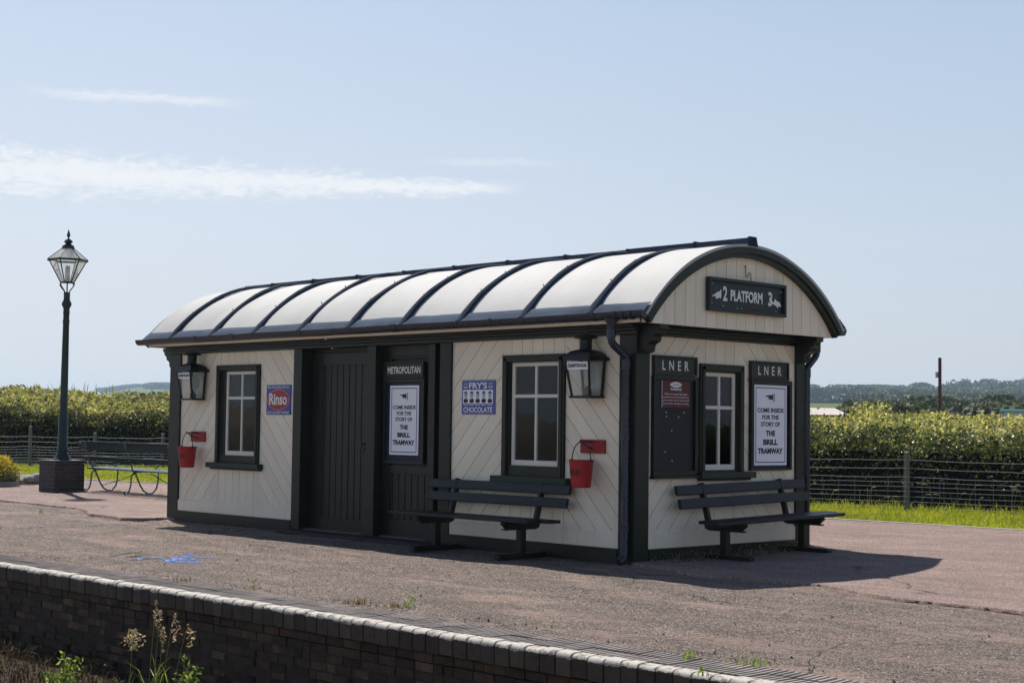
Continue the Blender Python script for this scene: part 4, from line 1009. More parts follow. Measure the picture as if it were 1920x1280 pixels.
def strip(pts, w, z0, h, name, mat_, n=1):
    mb = MB()
    for p, q in zip(pts[:-1], pts[1:]):
        mb.bar((p[0], p[1], z0+h/2), (q[0], q[1], z0+h/2), w, h)
    return mb.build(name, mat_, None, bevel=.006)
kp = [(x, y_back(x)) for x in np.arange(-40, 14, .9)]
tag(strip(kp, .06, .06, .150, 'kerb', M['concrete']), kind='structure')

# ridged edge pavers, white-lined bullnose coping and the brick face below
def edge_z(y): return gz(0, y)
mb = MB(); 
for row, (y0, y1) in enumerate(((-4.655, -4.455), (-4.855, -4.66))):
    x = -30.
    while x < 12:
        w = .222; jz = random.uniform(-.004, .003); per = 4; vs = []; m_ = 0
        for k in range(per):
            for f_, r_ in ((.0, -.009), (.18, .0), (.72, .002), (.88, -.009)):
                xx = x+.003+(w-.006)*(k+f_)/per
                vs += [(xx, y0+.004, edge_z(y0)+r_+jz), (xx+.012*(1 if row else -1), y1-.004, edge_z(y1)+r_+jz)]; m_ += 1
        vs += [(x+.004, y0+.004, -.2), (x+w-.004, y0+.004, -.2), (x+w-.004, y1-.004, -.2), (x+.004, y1-.004, -.2)]
        fs = [(2*k, 2*k+2, 2*k+3, 2*k+1) for k in range(m_-1)]
        mb.add(vs, fs); x += w
def paver_mat():
    m, t, b = new_mat('ridged_paver'); g = t.nodes.new('ShaderNodeNewGeometry')
    c = RAMP(t, g.outputs['Random Per Island'], [(0, (.135, .115, .105)), (.6, (.19, .16, .145)), (1, (.25, .205, .175))])
    c = MIX(t, 1., c, RAMP(t, NOISE(t, 9, 6, .7), [(.3, (.6, .6, .6)), (.7, (1.3, 1.28, 1.25))]), 'MULTIPLY')
    c = MIX(t, MATH(t, 'MULTIPLY', SSTEP(t, NOISE(t, 2.2, 6, .7), .6, .72), .6), c, (.17, .12, .09))
    t.links.new(c, b.inputs['Base Color']); b.inputs['Roughness'].default_value = .7; t.links.new(BUMP(t, NOISE(t, 70, 4, .7), .5, .004), b.inputs['Normal']); return m
edge = thing('platform_wall', 'old brick platform wall with ridged pavers and a worn white edge line', 'platform edge', (0, -4.9, -.95))
mb.build('ridged_paving', paver_mat(), edge)
mb = MB(); mb.box(-48, 16, -4.84, -4.44, -.3, -.075); mb.box(-48, 16, -4.932, -4.5, -1.1, -.31); mb.build('bedding', paint('old_mortar', (.045, .034, .027), .95, .5, 6, 1.), edge)
def coping_mat():
    m, t, b = new_mat('coping_brick'); g = t.nodes.new('ShaderNodeNewGeometry'); tcn = t.nodes.new('ShaderNodeTexCoord'); s = t.nodes.new('ShaderNodeSeparateXYZ'); t.links.new(g.outputs['Position'], s.inputs[0])
    c = RAMP(t, g.outputs['Random Per Island'], [(0, (.034, .022, .015)), (.6, (.054, .036, .024)), (1, (.080, .053, .035))])
    c = MIX(t, 1., c, RAMP(t, NOISE(t, 11, 6, .7), [(.3, (.6, .6, .6)), (.7, (1.35, 1.3, 1.25))]), 'MULTIPLY')
    lim = MATH(t, 'ADD', MATH(t, 'MULTIPLY', NOISE(t, 8, 6, .72), .07), MATH(t, 'MULTIPLY', g.outputs['Random Per Island'], .016))
    wht = MATH(t, 'GREATER_THAN', s.outputs[2], MATH(t, 'SUBTRACT', -.028, lim))
    worn = MATH(t, 'SUBTRACT', 1., MATH(t, 'MULTIPLY', SSTEP(t, NOISE(t, 13, 7, .78), .50, .60), .75))
    back = SSTEP(t, MATH(t, 'ADD', s.outputs[1], MATH(t, 'MULTIPLY', NOISE(t, 15, 5, .7), .05)), -4.815, -4.835)
    c = MIX(t, MATH(t, 'MULTIPLY', MATH(t, 'MULTIPLY', wht, worn), back), c, (.40, .365, .32))
    t.links.new(c, b.inputs['Base Color']); b.inputs['Roughness'].default_value = .75; t.links.new(BUMP(t, NOISE(t, 40, 6, .7), .6, .006), b.inputs['Normal']); return m
mb = MB(); x = -34.
while x < 13:
    w = .157; jz, jy = random.uniform(-.004, .004), random.uniform(-.005, .005); zt = edge_z(-4.9)+jz; r_ = .042; yf, yb = -4.985+jy, -4.862
    prof = [(yb, -.205), (yf+.004, -.205+random.uniform(-.004, .004))]+[(yf+r_-r_*math.cos(a), zt-r_+r_*math.sin(a)) for a in [k*math.pi/10 for k in range(6)]]+[(yb, zt+.002)]
    mb.prism(prof, lambda u, v, d: (d, u, v), x+.004+random.uniform(0, .002), x+w-.004); x += w
mb.build('coping', coping_mat(), edge, bevel=.005, seg=1)
def facebrick_mat():
    m, t, b = new_mat('face_brick'); g = t.nodes.new('ShaderNodeNewGeometry')
    c = RAMP(t, g.outputs['Random Per Island'], [(0, (.026, .016, .010)), (.4, (.046, .028, .017)), (.75, (.062, .037, .022)), (.93, (.085, .052, .031)), (1, (.12, .08, .05))])
    c = MIX(t, 1., c, RAMP(t, NOISE(t, 8, 7, .72), [(.28, (.4, .4, .42)), (.72, (1.5, 1.4, 1.3))]), 'MULTIPLY')
    c = MIX(t, MATH(t, 'MULTIPLY', SSTEP(t, NOISE(t, 2.1, 6, .7), .60, .70), .6), c, (.16, .115, .075))
    c = MIX(t, SSTEP(t, NOISE(t, 3.7, 7, .75), .66, .70), c, (.045, .055, .018))
    t.links.new(c, b.inputs['Base Color']); b.inputs['Roughness'].default_value = .9; t.links.new(BUMP(t, NOISE(t, 34, 7, .75), 1., .012), b.inputs['Normal']); return m
mb = MB(); row = 0; z = -.21
while z > -1.05:
    x = -20.+(.115 if row % 2 else 0)
    low = max(0, row-3.2)
    while x < 8:
        w = random.choice((.228, .228, .228, .113)); nz_ = mnoise.noise(Vector((x*.8, row*.5, 3)))
        out = random.uniform(-.009, .007)+low*.013*(.6+.8*max(0, nz_+.3))+(random.uniform(-.03, .012) if low > 0 else 0)
        y = -4.945-out; s1, s2 = random.uniform(0, .006)*(1+low), random.uniform(0, .006)*(1+low)
        if not (low > .5 and random.random() < .10):
            h0 = z-.074; vs = [(x+.002, -4.90, h0), (x+w-.003, -4.90, h0), (x+w-.003, -4.90, z-.002), (x+.002, -4.90, z-.002), (x+.004+s1, y+s2, h0+s1), (x+w-.005-s2, y+s1, h0+s2*.5), (x+w-.005-s1, y+s1*.7, z-.004-s2), (x+.004+s2, y+s2*.4, z-.004-s1)]
            mb.add(vs, [(4, 5, 6, 7), (0, 4, 7, 3), (1, 2, 6, 5), (3, 7, 6, 2), (0, 1, 5, 4)])
        x += w
    row += 1; z -= .077
mb.build('face_brickwork', facebrick_mat(), edge, bevel=.006, seg=1)

# blue sprayed marks on the tarmac
mb = MB()
def on_ground(x, y): return (x, y, gz(x, y)+.0)
for st in range(22):
    x0, y0 = -4.05+random.uniform(-.42, .42), -3.25+random.uniform(-.34, .34); a = random.uniform(-.9, .9)+(1.2 if st % 3 == 0 else 0); L2 = random.uniform(.10, .36); n = 12; vs = []
    for k in range(n+1):
        s_ = L2*(k/n-.5); w = .023*(.2+1.2*random.random()); px, py = x0+s_*math.cos(a)+.05*math.sin(s_*9+st), y0+s_*math.sin(a)
        for sg_ in (-1, 1):
            qx, qy = px-sg_*w*math.sin(a), py+sg_*w*math.cos(a); vs.append((qx, qy, 0))
    mb.add(vs, [(2*k, 2*k+2, 2*k+3, 2*k+1) for k in range(n)])
plat = bpy.data.objects['platform']
bpy.context.view_layer.update()
mb.v = [(x, y, (lambda h: h[1].z+.005 if h[0] else gz(x, y)+.02)(plat.ray_cast(Vector((x, y, 1)), Vector((0, 0, -1))))) for x, y, _ in mb.v]
bm_ = paint('blue_spray', (.035, .13, .42), .7, .25, 14, 0)
mb.top('sprayed_mark', bm_, 'scrawled blue spray paint mark on the worn tarmac', 'paint mark')

# loose chippings on the old tarmac
N_ = 900; mb = MB()
for i in range(N_):
    x = random.uniform(-10, 7.5); y = random.uniform(-4.4, -.8) if random.random() < .75 else -4.35+abs(random.gauss(0, .12)); s_ = random.uniform(.004, .012)*(1.7 if random.random() < .08 else 1)
    z = gz(x, y)+.004
    vs = [(x+s_*random.uniform(.6, 1.1)*math.cos(k*1.57+.4), y+s_*random.uniform(.6, 1.1)*math.sin(k*1.57+.4), z-.004) for k in range(4)]+[(x+random.uniform(-.3, .3)*s_, y+random.uniform(-.3, .3)*s_, z+s_*random.uniform(.6, 1.1))]
    mb.add(vs, [(0, 1, 4), (1, 2, 4), (2, 3, 4), (3, 0, 4)])
m, t, b = new_mat('chippings'); g = t.nodes.new('ShaderNodeNewGeometry'); t.links.new(RAMP(t, g.outputs['Random Per Island'], [(0, (.03, .028, .028)), (.6, (.10, .09, .085)), (.9, (.22, .2, .185)), (1, (.5, .48, .45))]), b.inputs['Base Color'])
tag(mb.build('loose_chippings', m), kind='stuff')
# ------------------------------------------------------------------ vegetation
def leaf_mat(name, stops, trans=.45, rough=.5, clump=.5, clump_amt=.5):
    m, t, b = new_mat(name); g = t.nodes.new('ShaderNodeNewGeometry'); out = t.nodes['Material Output']
    c = RAMP(t, g.outputs['Random Per Island'], stops)
    c = MIX(t, 1., c, RAMP(t, NOISE(t, clump, 4, .6, vec=g.outputs['Position']), [(.3, (1-clump_amt,)*3), (.7, (1+clump_amt*.7, 1+clump_amt*.6, 1+clump_amt*.3))]), 'MULTIPLY')
    t.links.new(c, b.inputs['Base Color']); b.inputs['Roughness'].default_value = rough; b.inputs['Specular IOR Level'].default_value = .4
    tl = t.nodes.new('ShaderNodeBsdfTranslucent'); t.links.new(MIX(t, 1., c, (1.35, 1.38, .82), 'MULTIPLY'), tl.inputs[0])
    mx = t.nodes.new('ShaderNodeMixShader'); mx.inputs[0].default_value = trans; t.links.new(b.outputs[0], mx.inputs[1]); t.links.new(tl.outputs[0], mx.inputs[2]); t.links.new(mx.outputs[0], out.inputs[0]); return m
def leaf_arrays(C, size, elong=1.6, flat_=0., nrm_=None):
    n = len(C)
    if nrm_ is not None:
        Nn = nrm_+rng.normal(0, .5, (n, 3)); Nn /= np.linalg.norm(Nn, axis=1)[:, None]
        A = np.cross(Nn, rng.normal(size=(n, 3))); A /= np.linalg.norm(A, axis=1)[:, None]; B_ = np.cross(Nn, A)
        size = np.broadcast_to(size, (n,))[:, None]; a, b = A*size*elong/2, B_*size/2
        return np.stack([C-a, C-b, C+a, C+b], 1).reshape(-1, 3)
    A = rng.normal(size=(n, 3)); A /= np.linalg.norm(A, axis=1)[:, None]
    B_ = rng.normal(size=(n, 3)); B_[:, 2] *= (1-flat_); A[:, 2] *= (1-flat_); A /= np.linalg.norm(A, axis=1)[:, None]
    B_ -= A*(A*B_).sum(1)[:, None]; B_ /= np.linalg.norm(B_, axis=1)[:, None]
    size = np.broadcast_to(size, (n,))[:, None]
    a, b = A*size*elong/2, B_*size/2
    nrm = np.cross(A, B_)*size*.12
    return np.stack([C-a, C-b+nrm, C+a, C+b+nrm], 1).reshape(-1, 3)
def quad_mesh(name, V):
    n = len(V)//4; me = bpy.data.meshes.new(name); me.vertices.add(len(V)); me.vertices.foreach_set('co', V.astype(np.float32).ravel())
    me.loops.add(n*4); me.loops.foreach_set('vertex_index', np.arange(n*4, dtype=np.int32)); me.polygons.add(n)
    me.polygons.foreach_set('loop_start', np.arange(0, n*4, 4, dtype=np.int32)); me.update(calc_edges=True); me.validate(); return me
def blade_arrays(P0, h, w, lean, bend=.35):
    """grass blades as two-quad tapering strips"""
    n = len(P0); a = rng.uniform(0, 2*np.pi, n); dirw = np.stack([np.cos(a), np.sin(a), np.zeros(n)], 1)*(w/2)[:, None]
    la = rng.uniform(0, 2*np.pi, n); L = np.stack([np.cos(la), np.sin(la), np.zeros(n)], 1)*(lean*h)[:, None]; up = np.stack([np.zeros(n), np.zeros(n), h], 1)
    m1 = P0+up*.55+L*.4; tip = P0+up*(1-bend*lean[:, None])+L
    q1 = np.stack([P0-dirw, P0+dirw, m1+dirw*.8, m1-dirw*.8], 1); q2 = np.stack([m1-dirw*.8, m1+dirw*.8, tip+dirw*.12, tip-dirw*.12], 1)
    return np.concatenate([q1, q2], 1).reshape(-1, 3)
HEDGE_L = leaf_mat('hedge_leaf', [(0, (.012, .019, .006)), (.5, (.075, .105, .038)), (.8, (.20, .215, .095)), (.96, (.27, .23, .13)), (1, (.38, .35, .25))], .45, .36, .9, .5)
HEDGE_D = leaf_mat('hedge_leaf_dark', [(0, (.014, .022, .008)), (.5, (.068, .085, .028)), (.85, (.17, .17, .065)), (.97, (.20, .14, .07)), (1, (.30, .27, .18))], .42, .45, .9, .5)
SCRUB = leaf_mat('scrub_leaf', [(0, (.060, .080, .020)), (.3, (.19, .21, .075)), (.7, (.35, .33, .14)), (.92, (.45, .38, .21)), (1, (.58, .52, .40))], .55, .5, .16, .6)
ROUGH = leaf_mat('rough_pasture_leaf', [(0, (.13, .15, .055)), (.4, (.25, .255, .10)), (.75, (.38, .35, .16)), (1, (.52, .43, .26))], .55, .6, .12, .6)
STRAW = leaf_mat('tall_grass_blade', [(0, (.13, .15, .035)), (.5, (.22, .215, .075)), (1, (.36, .28, .14))], .55, .6, .2, .35)
GRASS = leaf_mat('lawn_blade', [(0, (.17, .20, .014)), (.5, (.27, .305, .020)), (.85, (.36, .36, .035)), (1, (.42, .36, .11))], .55, .5, .6, .3)
CORE = paint('branches_brown', (.005, .005, .0035), .9, .4, 2)  # twig brown taken near black: the hedges' inner shade is in this colour
def poly_pts(pl, n):
    P = np.array(pl, float); seg = np.linalg.norm(P[1:]-P[:-1], axis=1); cum = np.concatenate([[0], np.cumsum(seg)]); s_ = rng.uniform(0, cum[-1], n)
    i = np.clip(np.searchsorted(cum, s_)-1, 0, len(seg)-1); t = ((s_-cum[i])/seg[i])[:, None]
    T = (P[i+1]-P[i])/seg[i][:, None]; return P[i]*(1-t)+P[i+1]*t, T, s_, cum[-1]
def hedge(name, label, pl, h, depth, z0, n, size, mat_, lump=.22):
    """front line pl (the hedge grows on its right side), leaves through an uneven shell over a dark core of twigs"""
    root = thing(name, label, 'hedge', (pl[0][0], pl[0][1], z0))
    Q, T, s_, tot = poly_pts(pl, n); nrm = np.stack([T[:, 1], -T[:, 0]], 1)
    u = rng.uniform(0, 1, n); f_front = h/(h+depth); front = u < f_front
    inset = np.abs(rng.normal(0, .16, n))
    hv = 1+.16*np.array([mnoise.noise(Vector((a*.33, 2, z0))) for a in s_])+.09*np.array([mnoise.noise(Vector((a*1.1, 7, z0))) for a in s_])
    zz = np.where(front, u/f_front*h, h); yy = np.where(front, 0, (u-f_front)/(1-f_front)*depth)
    lum = np.array([mnoise.noise(Vector((a*1.1, b*1.4, 3.)))+.5*mnoise.noise(Vector((a*3.1, b*3.3+c*2, 7.))) for a, b, c in zip(s_, zz, yy)])*lump
    rnd = .30*np.clip((zz/h-.75)/.25, 0, 1)*np.clip(1-yy/.6, 0, 1)
    off = np.where(front, inset-lum+rnd*.9, 0); z_ = np.where(front, zz, h-inset+lum-rnd*.5)
    keep = (~front)|(rng.uniform(size=n) < np.clip((zz/h)**2.0*1.2+.06, .06, 1))
    spike = (rng.uniform(size=n) < .035)&(~front); z_ = z_+spike*rng.uniform(0, .45, n)
    C = np.stack([Q[:, 0]+nrm[:, 0]*(yy+off), Q[:, 1]+nrm[:, 1]*(yy+off), z0+np.clip(z_*hv, .02, None)], 1)
    o3 = np.array(root.location)
    link_mesh('foliage', quad_mesh('foliage', leaf_arrays((C-o3)[keep], size*rng.uniform(.6, 1.3, n)[keep], 1.5)), mat_, root)
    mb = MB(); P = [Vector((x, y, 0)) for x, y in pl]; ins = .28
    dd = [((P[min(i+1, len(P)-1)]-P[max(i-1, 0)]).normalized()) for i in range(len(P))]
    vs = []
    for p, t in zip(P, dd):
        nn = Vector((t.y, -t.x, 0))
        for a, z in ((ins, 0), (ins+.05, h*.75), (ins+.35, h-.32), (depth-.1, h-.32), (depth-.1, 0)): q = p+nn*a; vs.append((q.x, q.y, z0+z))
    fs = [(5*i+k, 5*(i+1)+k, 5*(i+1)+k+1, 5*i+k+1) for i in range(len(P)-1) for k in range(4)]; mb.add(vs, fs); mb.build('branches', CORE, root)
    return root
# fence line (runs from the right to the left, behind lawn and building)
FEN = [(9.1, 14.1), (4.87, 13.15), (.67, 12.15), (-3.53, 11.13), (-7.7, 10.2), (-11.9, 9.4), (-16.3, 9.6), (-20.7, 10.6), (-25.2, 11.6), (-30.0, 12.35), (-31.4, 10.85), (-32.55, 9.35), (-34.1, 7.6), (-35.7, 5.9), (-37.2, 4.2)]
def fz(x, y): return ground_h(x, y)-.01
root = thing('wire_fence', 'post and wire fence with weathered posts in front of the hedge, along the lawn', 'fence', (-3.53, 11.13, fz(-3.53, 11.13)))
for i, (x, y) in enumerate(FEN):
    h = 1.05 if i != 11 else 1.22; w = .042; tl = random.uniform(-.015, .015); z = fz(x, y)
    mb = MB(); mb.add([(x-w, y-w, z-.1), (x+w, y-w, z-.1), (x+w, y+w, z-.1), (x-w, y+w, z-.1), (x-w*.95+tl, y-w*.95, z+h), (x+w*.95+tl, y-w*.95, z+h), (x+w*.95+tl, y+w*.95, z+h+.01), (x-w*.95+tl, y+w*.95, z+h+.015)], [(3, 2, 1, 0), (4, 5, 6, 7), (0, 1, 5, 4), (1, 2, 6, 5), (2, 3, 7, 6), (3, 0, 4, 7)])
    mb.build('post', M['post'], root, bevel=.008)
WZ = [.92, .77, .62, .53, .45, .37, .28, .19, .10]
for k, hz in enumerate(WZ):
    mb = MB()
    for (xa, ya), (xb, yb) in zip(FEN[:-1], FEN[1:]):
        za, zb2 = fz(xa, ya)+hz, fz(xb, yb)+hz; pts = []
        for q in range(9):
            t = q/8; sag = -.028*(1-(2*t-1)**2)*random.uniform(.6, 1.4)*(1 if k < 3 else .5); pts.append((xa+(xb-xa)*t, ya-.062+(yb-ya)*t, za+(zb2-za)*t+sag))
        mb.tube(pts, .0042 if k < 3 else .0034, 5)
    mb.build('wire', M['steel'], root)
mb = MB()
for (xa, ya), (xb, yb) in zip(FEN[:-1], FEN[1:]):
    L2 = math.hypot(xb-xa, yb-ya); n = int(L2/.30)
    for q in range(1, n): t = q/n; x, y = xa+(xb-xa)*t, ya+(yb-ya)*t; z = fz(x, y); mb.tube([(x, y-.062, z+.09), (x, y-.062, z+.63)], .0017, 4, caps=False)
mb.build('netting', M['steel'], root)['kind'] = 'stuff'

offs = lambda pl, d: [(x-d*(q.y if False else 0), y+d) for (x, y), q in zip(pl, [Vector((0, 0, 0))]*len(pl))]
HR = [(14, 16.4), (9.1, 15.1), (4.87, 14.1), (.67, 13.1), (-3.53, 12.05), (-7.7, 11.15), (-11.9, 10.4), (-15.5, 10.5)]
hedge('hedge', 'dense dark bramble hedge behind the wire fence, right of the building', HR, 1.40, 2.6, .14, 120000, .046, HEDGE_L, .26)
HLft = [(-15.5, 10.6), (-20.7, 11.8), (-25.2, 12.9), (-30.6, 13.9), (-32.7, 11.4), (-34.1, 9.8), (-35.7, 8.0), (-37.6, 6.0), (-40, 3.4)]
hedge('hedge', 'dark bramble hedge behind the lamp post and garden bench, left of the building', HLft, 1.66, 2.6, .14, 130000, .060, HEDGE_D, .36)

def scrub_points(n, th0, th1, da, db, up, seed):
    th = rng.uniform(th0, th1, n); d = np.exp(rng.uniform(np.log(da), np.log(db), n)); out = np.zeros((n, 3)); k = 0
    for t_, d_ in zip(th, d):
        d0 = lerp_tab(t_, D0)+2.0
        if d_ < d0: d_ = d0+rng.uniform(0, 6)
        x, y = pol(t_, d_)
        lump = .50*mnoise.noise(Vector((x*.13, y*.13, seed)))+.30*mnoise.noise(Vector((x*.42, y*.42, seed+9)))+.16*mnoise.noise(Vector((x*1.1, y*1.1, seed+3)))
        z = scrub_top(t_, d_)-.30+lump*(d_/60)-abs(rng.normal(0, .16))*up
        out[k] = (x, y, z); k += 1
    return out
C = scrub_points(80000, -.46, .50, 56, 82, 1.3, 2.)
dist = np.hypot(C[:, 0]-CX, C[:, 1]-CY)
tag(link_mesh('rough_pasture', quad_mesh('rough_pasture', leaf_arrays(C, .0017*dist*rng.uniform(.5, 1.35, len(C)), 2.2, .15)), ROUGH), 'greyer rough pasture along the top of the bank', 'pasture', kind='stuff')
C = scrub_points(150000, -.46, .50, 31, 62, 1.3, 2.)
dist = np.hypot(C[:, 0]-CX, C[:, 1]-CY)
tag(link_mesh('bramble_scrub', quad_mesh('bramble_scrub', leaf_arrays(C, .0016*dist*rng.uniform(.5, 1.35, len(C)), 1.6, .15)), SCRUB), 'sunlit scrub of brambles and bushes on the bank beyond the hedge', 'scrub', kind='stuff')
C = scrub_points(30000, -.46, .50, 33, 82, .6, 5.); C[:, 2] -= .40
dist = np.hypot(C[:, 0]-CX, C[:, 1]-CY)
tag(link_mesh('tall_grass', quad_mesh('tall_grass', blade_arrays(C, .0075*dist*rng.uniform(.4, 1.3, len(C)), .0005*dist, rng.uniform(.05, .4, len(C)))), STRAW), 'tall seeding grass standing among the brambles on the bank', 'grass', kind='stuff')
# shoots sticking out of the hedge top on the right
pts = []
for i in range(70):
    t_ = rng.uniform(.212, .236) if i < 30 else (rng.uniform(.155, .185) if i < 38 else rng.uniform(-.34, .40)); d_ = lerp_tab(t_, D0)+rng.uniform(1.0, 7); x, y = pol(t_, d_); z = scrub_top(t_, d_)-.35; hh = rng.uniform(.25, .8)*(1 if i < 46 else .7)
    for q in range(42): f = rng.uniform(0, 1)**.8; pts.append((x+rng.normal(0, .10*(1.15-f)+.02), y+rng.normal(0, .10*(1.15-f)+.02), z+hh*f))
C = np.array(pts); tag(link_mesh('hedge_shoots', quad_mesh('hedge_shoots', leaf_arrays(C, .048*rng.uniform(.6, 1.3, len(C)), 1.8)), SCRUB), 'young shoots standing up from the bramble hedge', 'shoots', kind='stuff')

# lawn
def lawn(n, x0, x1, hh, ww, dmin=0):
    x = rng.uniform(x0, x1, n); t = rng.uniform(0, 1, n); yb = np.interp(x, [a for a, _ in KERB], [b for _, b in KERB])+.04
    F2 = sorted(FEN); fy = np.interp(x, [a for a, _ in F2], [b for _, b in F2])+.6; y = yb+(fy-yb)*t
    z = np.array([ground_h(a, b) for a, b in zip(x, y)])-.005
    rough = np.clip((t-.80)/.2, 0, 1); pn = np.array([mnoise.noise(Vector((a*1.3, b*1.3, 5))) for a, b in zip(x, y)]); h = hh*rng.uniform(.4, 1.25, n)*(1+.55*pn)*(1+2.6*rough*rng.uniform(0, 1, n)**3)
    return blade_arrays(np.stack([x, y, z], 1), h, ww*rng.uniform(.7, 1.3, n), rng.uniform(.1, .8, n))
A_ = np.concatenate([lawn(60000, -9, 4.5, .085, .011), lawn(46000, -40, -17, .07, .018), lawn(8000, -17, -9, .07, .018)])
tag(link_mesh('lawn_grass', quad_mesh('lawn_grass', A_), GRASS), 'bright green grass of the lawn strip along the fence', 'grass', kind='stuff')
# bent dead seed stalks under the fence on the right
mb = MB()
for i in range(46):
    x = rng.uniform(-8, 1.6); y = np.interp(x, [a for a, _ in sorted(FEN)], [b for _, b in sorted(FEN)])+rng.uniform(-.35, .5); z = ground_h(x, y); h = rng.uniform(.25, .62); dx = rng.uniform(-.2, .2)
    mb.tube([(x, y, z), (x+dx*.3, y, z+h*.6), (x+dx*.8, y, z+h*.95), (x+dx*1.4, y, z+h*.97)], [.004, .0035, .006, .012], 4)
tag(mb.build('dry_stalks', STRAW), 'bent dry grass stalks under the wire fence', 'grass', kind='stuff')

# flower bed left of the lamp post
bx, by = -21.1, 3.55
soil = paint('bed_soil', (.16, .135, .11), .95, .4, 5, .8)
mb = MB(); bed = [(-19.3, .6), (-20.35, 2.45), (-21.35, 4.0), (-22.6, 5.2), (-27, 4.8), (-26, -.5), (-21, -1.2)]
mb.prism(bed, lambda u, v, d: (u, v, d), .245, .05); tag(mb.build('flower_bed', soil), kind='structure')
tag(strip([(-19.0, .3), (-19.7, 1.35), (-20.35, 2.4), (-21.35, 3.95), (-22.6, 5.1)], .12, .03, .215, 'bed_kerb', M['kerbgrey']), kind='structure')
def shrub(label, c, r_, h, n, mats, size, grp=None, name='shrub'):
    t = thing(name, label, 'shrub', c, grp)
    P = rng.normal(size=(n, 3)); P /= np.linalg.norm(P, axis=1)[:, None]; P *= rng.uniform(.62, 1.05, n)[:, None]; P[:, 2] = np.abs(P[:, 2])
    lum = np.array([1+.28*mnoise.noise(Vector(p)*2.3) for p in P.tolist()])[:, None]; P = P*lum*np.array([r_, r_, h])
    yel = P[:, 2] > h*(.40+.2*rng.normal(size=n))
    for nm, msk, m_ in (('flowering_top', yel, mats[0]), ('foliage', ~yel, mats[1])):
        link_mesh(nm, quad_mesh(nm, leaf_arrays(P[msk], size*rng.uniform(.6, 1.3, msk.sum()), 1.5)), m_, t)
    mb = MB(); o_ = Vector(c)
    for k in range(7): a = k*.9; mb.tube([o_+Vector((.02*math.cos(a), .02*math.sin(a), -.02)), o_+Vector((r_*.5*math.cos(a), r_*.5*math.sin(a), h*.6))], [.012, .005], 5)
    mb.build('stems', CORE, t); return t
YEL = leaf_mat('golden_leaf', [(0, (.30, .24, .02)), (.5, (.50, .40, .03)), (.85, (.62, .46, .05)), (1, (.55, .26, .05))], .35, .5, 3, .25)
GRN = leaf_mat('shrub_green_leaf', [(0, (.035, .06, .02)), (.5, (.07, .11, .04)), (.9, (.12, .15, .07)), (1, (.3, .3, .24))], .4, .45, 3, .4)
shrub('golden leaved low shrub at the left end of the flower bed', (-20.74, 2.52, .24), .54, .56, 6500, (YEL, GRN), .030)
for i, (x, y, s_, lab) in enumerate(((-20.85, 3.62, .17, 'largest pale stone in the flower bed beside the golden shrub'), (-20.65, 3.30, .12, 'middle sized pale stone close under the golden shrub'), (-21.2, 3.95, .13, 'pale stone in the flower bed nearest the brick plinth'))):
    mb = MB(); vs = []; n1, n2 = 7, 12
    for a in range(n1+1):
        for b2 in range(n2): u_, v_ = math.pi*a/n1, 2*math.pi*b2/n2; p = Vector((math.sin(u_)*math.cos(v_), math.sin(u_)*math.sin(v_), math.cos(u_))); k = 1+.35*mnoise.noise(p*1.7+Vector((i*5, 0, 0))); vs.append((x+p.x*s_*1.25*k, y+p.y*s_*k, .27+p.z*s_*.75*k))
    mb.add(vs, [(a*n2+b2, (a+1)*n2+b2, (a+1)*n2+(b2+1) % n2, a*n2+(b2+1) % n2) for a in range(n1) for b2 in range(n2)])
    mb.top('bed_stone', M['stone'], lab, 'stone', 'pale stones in the flower bed', smooth=True)

shrub('pale green bush by the left hedge, seen through the panes of the left window', (-24.7, 11.75, .17), 1.0, 1.85, 8000, (GRASS, SCRUB), .05)
# weeds in the tarmac and at the foot of the wall
WEED = leaf_mat('weed_leaf', [(0, (.09, .14, .03)), (.6, (.17, .24, .06)), (1, (.26, .31, .10))], .55, .5, 4, .3)
DRYW = leaf_mat('dry_weed', [(0, (.10, .055, .025)), (.6, (.17, .10, .05)), (1, (.26, .19, .10))], .35, .7, 4, .3)
def tuft(x, y, h, n, mat_, label, spread=.05, leafy=False, name='weed', grp='weeds in the cracks of the platform', z=None):
    z = gz(x, y) if z is None else z
    P0 = np.stack([rng.normal(0, spread*.5, n), rng.normal(0, spread*.5, n), np.full(n, -.005)], 1)
    A_ = blade_arrays(P0, h*rng.uniform(.4, 1.1, n), np.full(n, .008 if not leafy else .012), rng.uniform(.1, .8, n))
    if leafy:
        C = np.stack([rng.normal(0, spread*.45, n*3), rng.normal(0, spread*.45, n*3), rng.uniform(.1, 1, n*3)*h], 1); A_ = np.concatenate([A_, leaf_arrays(C, .013*rng.uniform(.6, 1.3, n*3), 2.4)])
    o = link_mesh(name, quad_mesh(name, A_), mat_); o.location = (x, y, z); return tag(o, label, 'weed', grp)
tuft(-1.03, -4.32, .09, 6, WEED, 'small upright green weed on the platform edge below the building door', leafy=True)
tuft(1.08, -4.14, .13, 8, WEED, 'upright green weed on the platform edge below the first bench', leafy=True)
tuft(4.55, -4.55, .07, 8, WEED, 'leafy green weed at the inner edge of the pavers, next to the mossy tuft', leafy=True)
tuft(5.0, -4.42, .05, 60, WEED, 'flat mossy green tuft at the inner edge of the ridged pavers', .14)
tuft(.55, -4.32, .06, 60, DRYW, 'brown dried tuft left of the upright green weed', .14)
tuft(.95, -4.20, .05, 40, DRYW, 'small reddish dried tuft at the foot of the upright green weed', .10)
tuft(-2.15, -4.42, .05, 50, DRYW, 'dried tuft on the pavers above the tall grass', .14)
tuft(-12.2, -.75, .06, 6, WEED, 'tiny green weed on the far left tarmac', .05, leafy=True)
tuft(5.05, -5.0, .06, 5, WEED, 'small green weed growing through the white edge line', .04, leafy=True)
